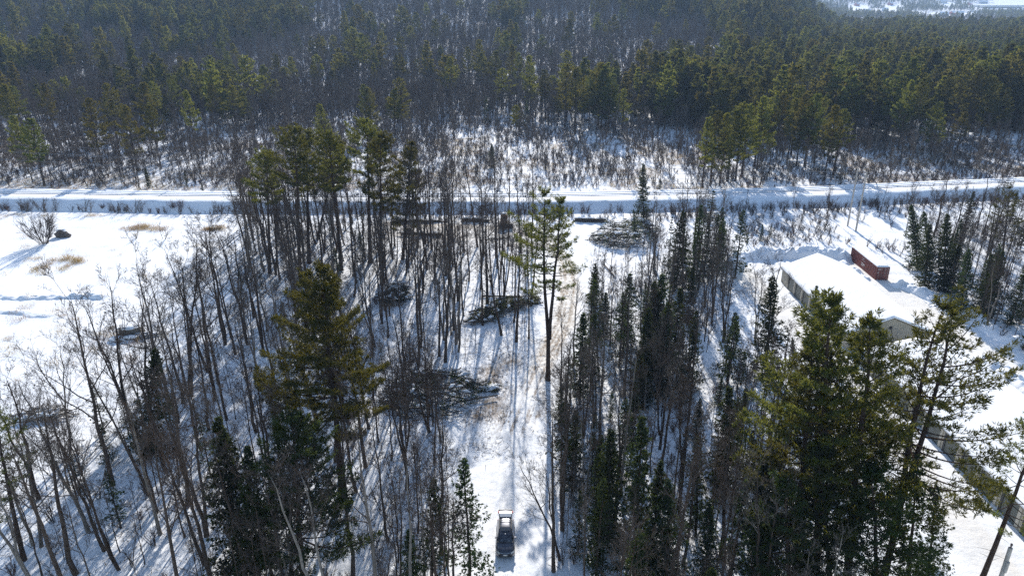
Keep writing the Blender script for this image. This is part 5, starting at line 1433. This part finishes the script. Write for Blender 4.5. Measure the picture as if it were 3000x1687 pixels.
def brush_pile(poly, hmax, nb, nt, green, seed, label, logs=0):
    """heap of cut tops: crossing branches and needle sprays"""
    rr = np.random.default_rng(seed); poly = np.array(wpoly(poly)); c = poly.mean(0); gz = ground_z(*c)
    e = empty('brush_pile', (c[0], c[1], gz)); tag(e, label, 'brush pile')
    ext = poly.max(0) - poly.min(0)
    def pick():
        while True:
            q = rr.uniform(poly.min(0), poly.max(0))
            if in_poly(q[0], q[1], poly):
                k = np.clip(1.25 * (1 - np.max(np.abs(q - c) / (ext / 2))), 0, 1) ** 0.6
                k = k * (0.35 + 1.2 * fbm(np.array(q[0] / 2.1), np.array(q[1] / 1.6), seed, 2))
                if k < 0.12 and rr.random() < 0.6: continue
                return q - c, hmax * float(k)
    br = TB()
    for i in range(nb):
        q, hz = pick(); a = rr.normal(0.0, 0.6) + (math.pi if rr.random() < .5 else 0); L = rr.uniform(1.2, 3.6); z = rr.uniform(0, 1) * hz + 0.05
        d = np.array([math.cos(a), math.sin(a), rr.normal(0.10, 0.36)]); p0 = np.array([q[0], q[1], z]) - d * L / 2; p1 = p0 + d * L
        p0[2] = max(p0[2], 0.02); br.tube([p0, (p0 + p1) / 2 + rr.normal(0, .08, 3), p1], [(rr.uniform(.03, .06) if rr.random() < .8 else rr.uniform(.07, .12)), .03, .008], 4)
        for k in range(5):
            u = rr.uniform(.3, 1); s = p0 + (p1 - p0) * u; f = s + unit(d + rr.normal(0, .6, 3)) * rr.uniform(.3, .9)
            br.tube([s, f], [.018, .006], 3)
    v, t = br.data(); o = bpy.data.objects.new('branches', tri_mesh('branches', v, t, [M['twig']])); o.parent = e; C.objects.link(o)
    if nt:
        lf = TB(); cc, dd = [], []
        for i in range(nt):
            q, hz = pick(); cc.append((q[0], q[1], rr.uniform(.3, 1.0) * hz + 0.08)); a = rr.uniform(0, 6.28); dd.append((math.cos(a), math.sin(a), rr.normal(0, .25)))
        cc = np.repeat(np.array(cc), 9, 0) + rr.normal(0, .22, (nt * 9, 3)); dd = np.repeat(np.array(dd), 9, 0) + rr.normal(0, .4, (nt * 9, 3)); dd /= np.linalg.norm(dd, axis=1)[:, None]
        cc[:, 2] = np.maximum(cc[:, 2], .02)
        lf.blades(cc, dd, rr.uniform(.25, .45, len(cc)), .11, rr); v, t = lf.data()
        o = bpy.data.objects.new('evergreen_sprays', tri_mesh('evergreen_sprays', v, t, [M[green]])); o.parent = e; C.objects.link(o)
    for i in range(logs):
        q, hz = pick(); a = rr.normal(0, .2); L = rr.uniform(3, 6); log(e, (q[0] - math.cos(a) * L / 2, q[1] - math.sin(a) * L / 2, hz * .6 + .1), (q[0] + math.cos(a) * L / 2, q[1] + math.sin(a) * L / 2, hz * .7 + .15), .13, .09)
    # patches of snow caught on top
    for i in range(26):
        sn = MB()
        q, hz = pick(); z = hz * .95 + .1; L = rr.uniform(.25, .9); a = rr.normal(0, .7)
        sn.tube([(q[0] - L * math.cos(a), q[1] - L * math.sin(a), z), (q[0], q[1], z + .06), (q[0] + L * math.cos(a), q[1] + L * math.sin(a), z)], [.04, rr.uniform(.14, .30), .04], 6)
        sn.build('snow_patch', M['snow_cap'], e, smooth=True)
brush_pile([(1095, 1190), (1130, 1130), (1220, 1095), (1340, 1090), (1405, 1120), (1400, 1180), (1330, 1225), (1190, 1235)], 3.0, 480, 330, 'needle_dark', 501, 'large dark slash heap left of the track, above the hemlocks', 5)
brush_pile([(1360, 950), (1400, 915), (1480, 890), (1580, 868), (1580, 890), (1500, 920), (1420, 950)], 2.2, 250, 420, 'needle', 502, 'green evergreen brush pile in the middle of the thinned wood', 3)
brush_pile([(1720, 705), (1770, 675), (1880, 655), (1930, 680), (1910, 725), (1800, 735)], 4.0, 480, 420, 'needle_dark', 503, 'tall slash heap with evergreen tops near the embankment, right of centre', 9)
brush_pile([(1105, 890), (1140, 850), (1190, 850), (1205, 880), (1150, 905)], 2.6, 160, 240, 'needle_dark', 504, 'dark evergreen brush clump under the left end of the thinned wood', 1)
brush_pile([(1405, 1150), (1430, 1130), (1462, 1132), (1450, 1150)], 0.5, 24, 60, 'needle', 505, 'small green branch heap beside the dark slash heap', 0)
brush_pile([(30, 1225), (100, 1205), (200, 1208), (190, 1228), (90, 1245)], 0.8, 130, 0, 'needle', 506, 'grey brush heap on the snow at the left field edge', 1)
# loose litter on the snow of the woods
def litter_mesh(i):
    rr = np.random.default_rng(600 + i); t = TB()
    for k in range(16):
        q = rr.normal(0, .8, 2); a = rr.uniform(0, 6.28); L = rr.uniform(.2, 1.0)
        p0 = np.array([q[0], q[1], .03]); p1 = p0 + np.array([math.cos(a) * L, math.sin(a) * L, rr.uniform(0, .14)]); t.tube([p0, (p0 + p1) / 2 + (0, 0, .03), p1], [.022, .018, .006], 3)
    v, f = t.data(); return tri_mesh('litter', v, f, [M['twig']])
lp = []
for poly, n in ((Z_left, 420), (Z_mid, 330), (Z_lowmid, 120), (Z_right, 330), (Z_east, 90), (slash, 120), (landing, 150)):
    a = np.array(poly); q = rng.uniform(a.min(0), a.max(0), (n * 5, 2)); q = q[in_poly(q[:, 0], q[:, 1], poly)][:n]; lp.append(q)
lp = np.concatenate(lp); lp = lp[seg_dist(lp[:, 0], lp[:, 1], track) > 1.8]
stuff('forest_litter', 'dead twigs and litter strewn on the snow under the trees', 'litter', [litter_mesh(i) for i in range(4)], np.c_[lp, zground(lp)], rng.integers(0, 4, len(lp)), rng.uniform(0, 6.28, len(lp)), rng.uniform(.6, 1.4, len(lp)))

# ---------------------------------------------------------------- tracked machine on the landing
M['machine'] = mat_solid('rusty_yellow', (0.27, 0.15, 0.06), 0.65, 0.1, col2=(0.15, 0.07, 0.035), scale=2.5)
M['steel_dark'] = mat_solid('worn_steel', (0.075, 0.068, 0.065), 0.6, 0.5, var=0.3, scale=3)
def bulldozer():
    e = empty('bulldozer', (-1.8, 165.4, ground_z(-1.8, 165.4)), math.radians(6)); tag(e, 'rusty brown bulldozer with its blade toward us on the log landing', 'bulldozer')
    b = MB(); b.box((-.55, -1.2, .75), (.55, 1.1, 1.55)); b.box((-.48, -1.9, .80), (.48, -1.2, 1.75)); b.box((-.40, -1.95, .9), (.40, -1.9, 1.65)); b.box((-.75, .2, 1.0), (.75, 1.6, 1.5)); b.build('hull', M['machine'], e)
    b = MB(); b.tube([(.2, -1.4, 1.75), (.2, -1.4, 2.55)], .06, 7); b.build('exhaust', M['steel_dark'], e)
    for s in (-1, 1):
        b = MB(); pr = []
        for t in np.linspace(-math.pi / 2, math.pi / 2, 7): pr.append((1.45 + .42 * math.cos(t), .46 + .42 * math.sin(t)))
        for t in np.linspace(math.pi / 2, 1.5 * math.pi, 7): pr.append((-1.45 + .42 * math.cos(t), .46 + .42 * math.sin(t)))
        n = len(pr); xa, xb = s * .72, s * 1.22
        b.add([(xa, y_, z_) for y_, z_ in pr] + [(xb, y_, z_) for y_, z_ in pr], [(i, (i + 1) % n, n + (i + 1) % n, n + i) for i in range(n)] + [tuple(range(n)), tuple(range(n, 2 * n))[::-1]])
        for k in range(18):
            y_ = -1.5 + k * .175; b.box((min(xa, xb), y_, .88), (max(xa, xb), y_ + .05, .93))
        b.build('track', M['steel_dark'], e)
        b = MB(); b.box((s * .95 - .06, -2.4, .45), (s * .95 + .06, .4, .62)); b.build('push_arm', M['machine'], e)
    b = MB(); xs = np.linspace(-1.75, 1.75, 9); 
    pr = [(-2.40, .12), (-2.62, .35), (-2.70, .75), (-2.58, 1.15), (-2.42, 1.30)]
    V = [(x, y_ - .12 * (abs(x) / 1.75) ** 2, z_) for x in xs for y_, z_ in pr] + [(x, y_ + .08 - .12 * (abs(x) / 1.75) ** 2, z_) for x in xs for y_, z_ in pr]
    k = len(pr); N = len(xs) * k; F = []
    for i in range(len(xs) - 1):
        for j in range(k - 1): a = i * k + j; F += [(a, a + k, a + k + 1, a + 1), (N + a, N + a + 1, N + a + k + 1, N + a + k)]
        F += [(i * k, N + i * k, N + i * k + k, i * k + k), (i * k + k - 1, i * k + 2 * k - 1, N + i * k + 2 * k - 1, N + i * k + k - 1)]
    b.add(V, F); b.build('blade', M['steel_dark'], e)
    b = MB()
    for x in (-.72, .72):
        for y_ in (.25, 1.45): b.box((x - .06, y_ - .06, 1.5), (x + .06, y_ + .06, 2.75))
    b.box((-.85, .05, 2.75), (.85, 1.65, 2.87)); b.box((-.66, 1.4, 1.5), (.66, 1.46, 2.7)); cab = b.build('cab', M['machine'], e)
    b = MB(); b.box((-.3, .7, 1.5), (.3, .8, 2.1)); b.box((-.3, .3, 1.5), (.3, .8, 1.62)); b.build('seat', M['steel_dark'], e)
    b = MB(); b.tube([(-.8, .85, 2.9), (0, .85, 2.98), (.8, .85, 2.9)], [.3, .75, .3], 8); v = b.v[0]; v[:, 2] = 2.872 + np.clip(v[:, 2] - 2.87, 0, None) * .35; b.build('snow_cap', M['snow_cap'], cab, smooth=True)
    for s in (-1, 1):
        b = MB(); b.tube([(s * .6, .02, 2.62), (s * .6, -.1, 2.62)], .09, 8); b.build('work_lamp', M['lamp'], cab)
bulldozer()

# ---------------------------------------------------------------- field things
M['rock'] = mat_solid('rock', (0.16, 0.13, 0.115), 0.9, var=0.4, scale=2.5, bump=0.6)
M['wood_grey'] = mat_solid('weathered_boards', (0.17, 0.155, 0.135), 0.9, var=0.4, scale=3)
def lump(name, size, seed, mat, parent=None, loc=None, flat=0.4):
    rr = np.random.default_rng(seed); b = MB(); nu, nv = 16, 10
    V = []
    for i in range(nv + 1):
        th = math.pi * i / nv
        for j in range(nu):
            ph = 2 * math.pi * j / nu; d = np.array([math.sin(th) * math.cos(ph), math.sin(th) * math.sin(ph), math.cos(th)])
            k = 1 + 0.45 * (fbm(np.array([d[0] * 1.3 + seed]), np.array([d[1] * 1.3 + d[2] * 2.1]), seed, 3)[0] - .45) * 2
            V.append(d * k * np.array(size))
    F = [(i * nu + j, i * nu + (j + 1) % nu, (i + 1) * nu + (j + 1) % nu, (i + 1) * nu + j) for i in range(nv) for j in range(nu)]
    b.add(V, F); return b.build(name, mat, parent, loc=loc)
g = P(184, 694)
e = empty('boulder', (g[0], g[1], 0)); tag(e, 'dark boulder half buried in snow beside the field willow', 'boulder')
lump('rock', (1.7, 1.0, 1.1), 3, M['rock'], e, (0, 0, .55)); lump('rock', (.8, .6, .7), 4, M['rock'], e, (1.3, -.3, .4))
lump('snow_cap', (1.25, .75, .38), 5, M['snow_cap'], e, (-.15, .25, 1.48))
g = P(130, 716); v, t = gen_shrub(700, 7.5, 26, 8, 6, 0.028, 0.62).data()
o = bpy.data.objects.new('willow_bush', tri_mesh('willow_bush', v, t, [TW])); C.objects.link(o); o.location = (g[0], g[1], -.1); tag(o, 'tall many stemmed bare willow on the open snow field', 'bush')
for i, (px, py, h, lb) in enumerate([(400, 698, 2.8, 'smaller of two lone shrubs on the open snow field'), (484, 700, 4.0, 'larger of two lone shrubs on the open snow field')]):
    g = P(px, py); v, t = gen_shrub(710 + i, h, 4, 4, 3, 0.03, 0.8).data()
    o = bpy.data.objects.new('field_shrub', tri_mesh('field_shrub', v, t, [TW])); C.objects.link(o); o.location = (g[0], g[1], -.1); tag(o, lb, 'bush')
for i, (px, py, h) in enumerate([(505, 612, 2.6), (530, 612, 2.8), (300, 610, 1.5), (430, 606, 1.8), (400, 600, 1.6), (200, 596, 1.4), (90, 592, 1.3), (250, 604, 1.2)]):
    g = P(px, py, 0.6); v, t = gen_shrub(720 + i, h, 16, 5, 3, 0.016, 0.7).data()
    o = bpy.data.objects.new('slope_shrub', tri_mesh('slope_shrub', v, t, [M['twig_red']])); C.objects.link(o); o.location = (g[0], g[1], 0.35)
    tag(o, ['largest reddish shrub on the shaded embankment slope, left half', 'reddish shrub touching the largest one on the embankment slope', 'low reddish shrub on the shaded embankment slope'][min(i, 2)], 'bush', 'low shrubs on the embankment slope' if i > 1 else None)
def debris():
    g = P(395, 985); e = empty('debris_heap', (g[0], g[1], ground_z(g[0], g[1])), 0.12); tag(e, 'collapsed shed of grey boards with snow on it, out on the left field', 'debris heap')
    rr = np.random.default_rng(31)
    b = MB(); b.add([(-2.6, .2, 0), (1.0, .2, 0), (1.0, 2.0, 0), (-2.6, 2.0, 0), (-2.4, .4, 1.5), (.8, .4, 1.3), (.8, 1.9, 1.0), (-2.4, 1.9, 1.2)], [(0, 1, 5, 4), (1, 2, 6, 5), (2, 3, 7, 6), (3, 0, 4, 7), (4, 5, 6, 7)]); b.build('wall', M['wood_grey'], e)
    for i in range(12):
        b = MB(); L = rr.uniform(1.6, 3.4); b.box((-L / 2, -.09, -.02), (L / 2, .09, .02)); o = b.build('board', M['wood_grey'], e, loc=(rr.uniform(-2.6, 3.2), rr.uniform(-1.6, .6), rr.uniform(.08, .7))); o.rotation_euler = (rr.normal(0, .25), rr.normal(0, .22), rr.normal(0.1, .5))
    for i, (x_, y_, z_, sx, sy, sz) in enumerate([(-1.0, 1.1, 1.25, 1.9, .9, .28), (-2.4, -.9, .15, 1.4, .8, .5), (1.9, .2, .15, 2.2, .9, .55), (-.2, -.9, .4, 1.2, .5, .25)]):
        lump('snow_cap', (sx, sy, sz), 40 + i, M['snow_cap'], e, (x_, y_, z_))
debris()
rp = np.random.default_rng(13)

# ---------------------------------------------------------------- far village in the valley
M['roof_snow'] = M['snow_cap']
M['house_wall'] = [mat_solid('house_wall_%d' % i, c, 0.7, var=0.1) for i, c in enumerate([(0.62, 0.60, 0.56), (0.40, 0.33, 0.26), (0.30, 0.34, 0.38), (0.45, 0.16, 0.12)])]
def house(x, y, w, l, h, rz, mi, label, flat=False):
    z = float(zt(np.array([x]), np.array([y]))[0]); e = empty('warehouse' if flat else 'house', (x, y, z - .3), rz); tag(e, label, 'building')
    b = MB(); b.box((-l / 2, -w / 2, 0), (l / 2, w / 2, h))
    if not flat:
        b.add([(-l / 2, -w / 2, h), (-l / 2, w / 2, h), (-l / 2, 0, h + w * .38)], [(0, 1, 2)]); b.add([(l / 2, -w / 2, h), (l / 2, w / 2, h), (l / 2, 0, h + w * .38)], [(0, 2, 1)])
    b.build('wall', M['house_wall'][mi], e)
    b = MB()
    if flat: b.box((-l / 2 - .3, -w / 2 - .3, h + .004), (l / 2 + .3, w / 2 + .3, h + .6))
    else:
        k = w / 2 + .5; zz = h - .38
        for s in (-1, 1): b.add([(-l / 2 - .4, 0, h + w * .38), (l / 2 + .4, 0, h + w * .38), (l / 2 + .4, s * k, zz), (-l / 2 - .4, s * k, zz), (-l / 2 - .4, 0, h + w * .38 + .4), (l / 2 + .4, 0, h + w * .38 + .4), (l / 2 + .4, s * k, zz + .4), (-l / 2 - .4, s * k, zz + .4)], [(0, 1, 2, 3), (4, 7, 6, 5), (2, 6, 7, 3), (0, 4, 5, 1), (1, 5, 6, 2), (0, 3, 7, 4)])
    b.build('roof', M['roof_snow'], e)
    for i in range(int(l / 3.2)):
        b = MB(); xx = -l / 2 + 1.6 + i * 3.2; b.box((xx - .5, -w / 2 - .06, h * .45), (xx + .5, -w / 2 - .01, h * .45 + 1.2)); b.build('window', M['dark'], e)
hn = 0
for i, q in enumerate(HOUSE_SPOTS):
    house(q[0], q[1], 13, 19 + (i % 3) * 5, 6.5, [0.2, 1.2, -0.4, 0.7][i % 4], i % 4, 'tiny snow roofed house of the distant village, upper right', False); bpy.context.scene.objects
    hn += 1
for o in list(C.objects):
    if o.name.startswith('house') and o.parent is None: o['group'] = 'houses of the distant village'
for i, (px, py, l, w) in enumerate([(2925, 22, 170, 90), (2965, 34, 130, 60), (2890, 38, 90, 50)]):
    q = px_on_terrain(px, py)
    if q is not None: house(q[0], q[1], w, l, 7, 0.1, 0, ['largest flat white warehouse in the hazy valley, upper right corner', 'flat warehouse at the right end of the hazy valley', 'smaller flat warehouse below the largest one in the valley'][i], True)

# ---------------------------------------------------------------- air
hz = MB(); hz.box((-4600, -90, -14), (4600, 4700, 330))
ho = hz.build('haze', [])
tag(ho, 'thin blue haze of the winter air', 'haze', kind='stuff')
m, nt, out = new_mat('haze_air')
pv_ = nd(nt, 'ShaderNodeVolumePrincipled'); pv_.inputs['Color'].default_value = (0.44, 0.65, 1.0, 1); pv_.inputs['Density'].default_value = 0.000125; pv_.inputs['Anisotropy'].default_value = 0.2
nt.links.new(pv_.outputs[0], out.inputs['Volume'])
ho.data.materials.append(m)
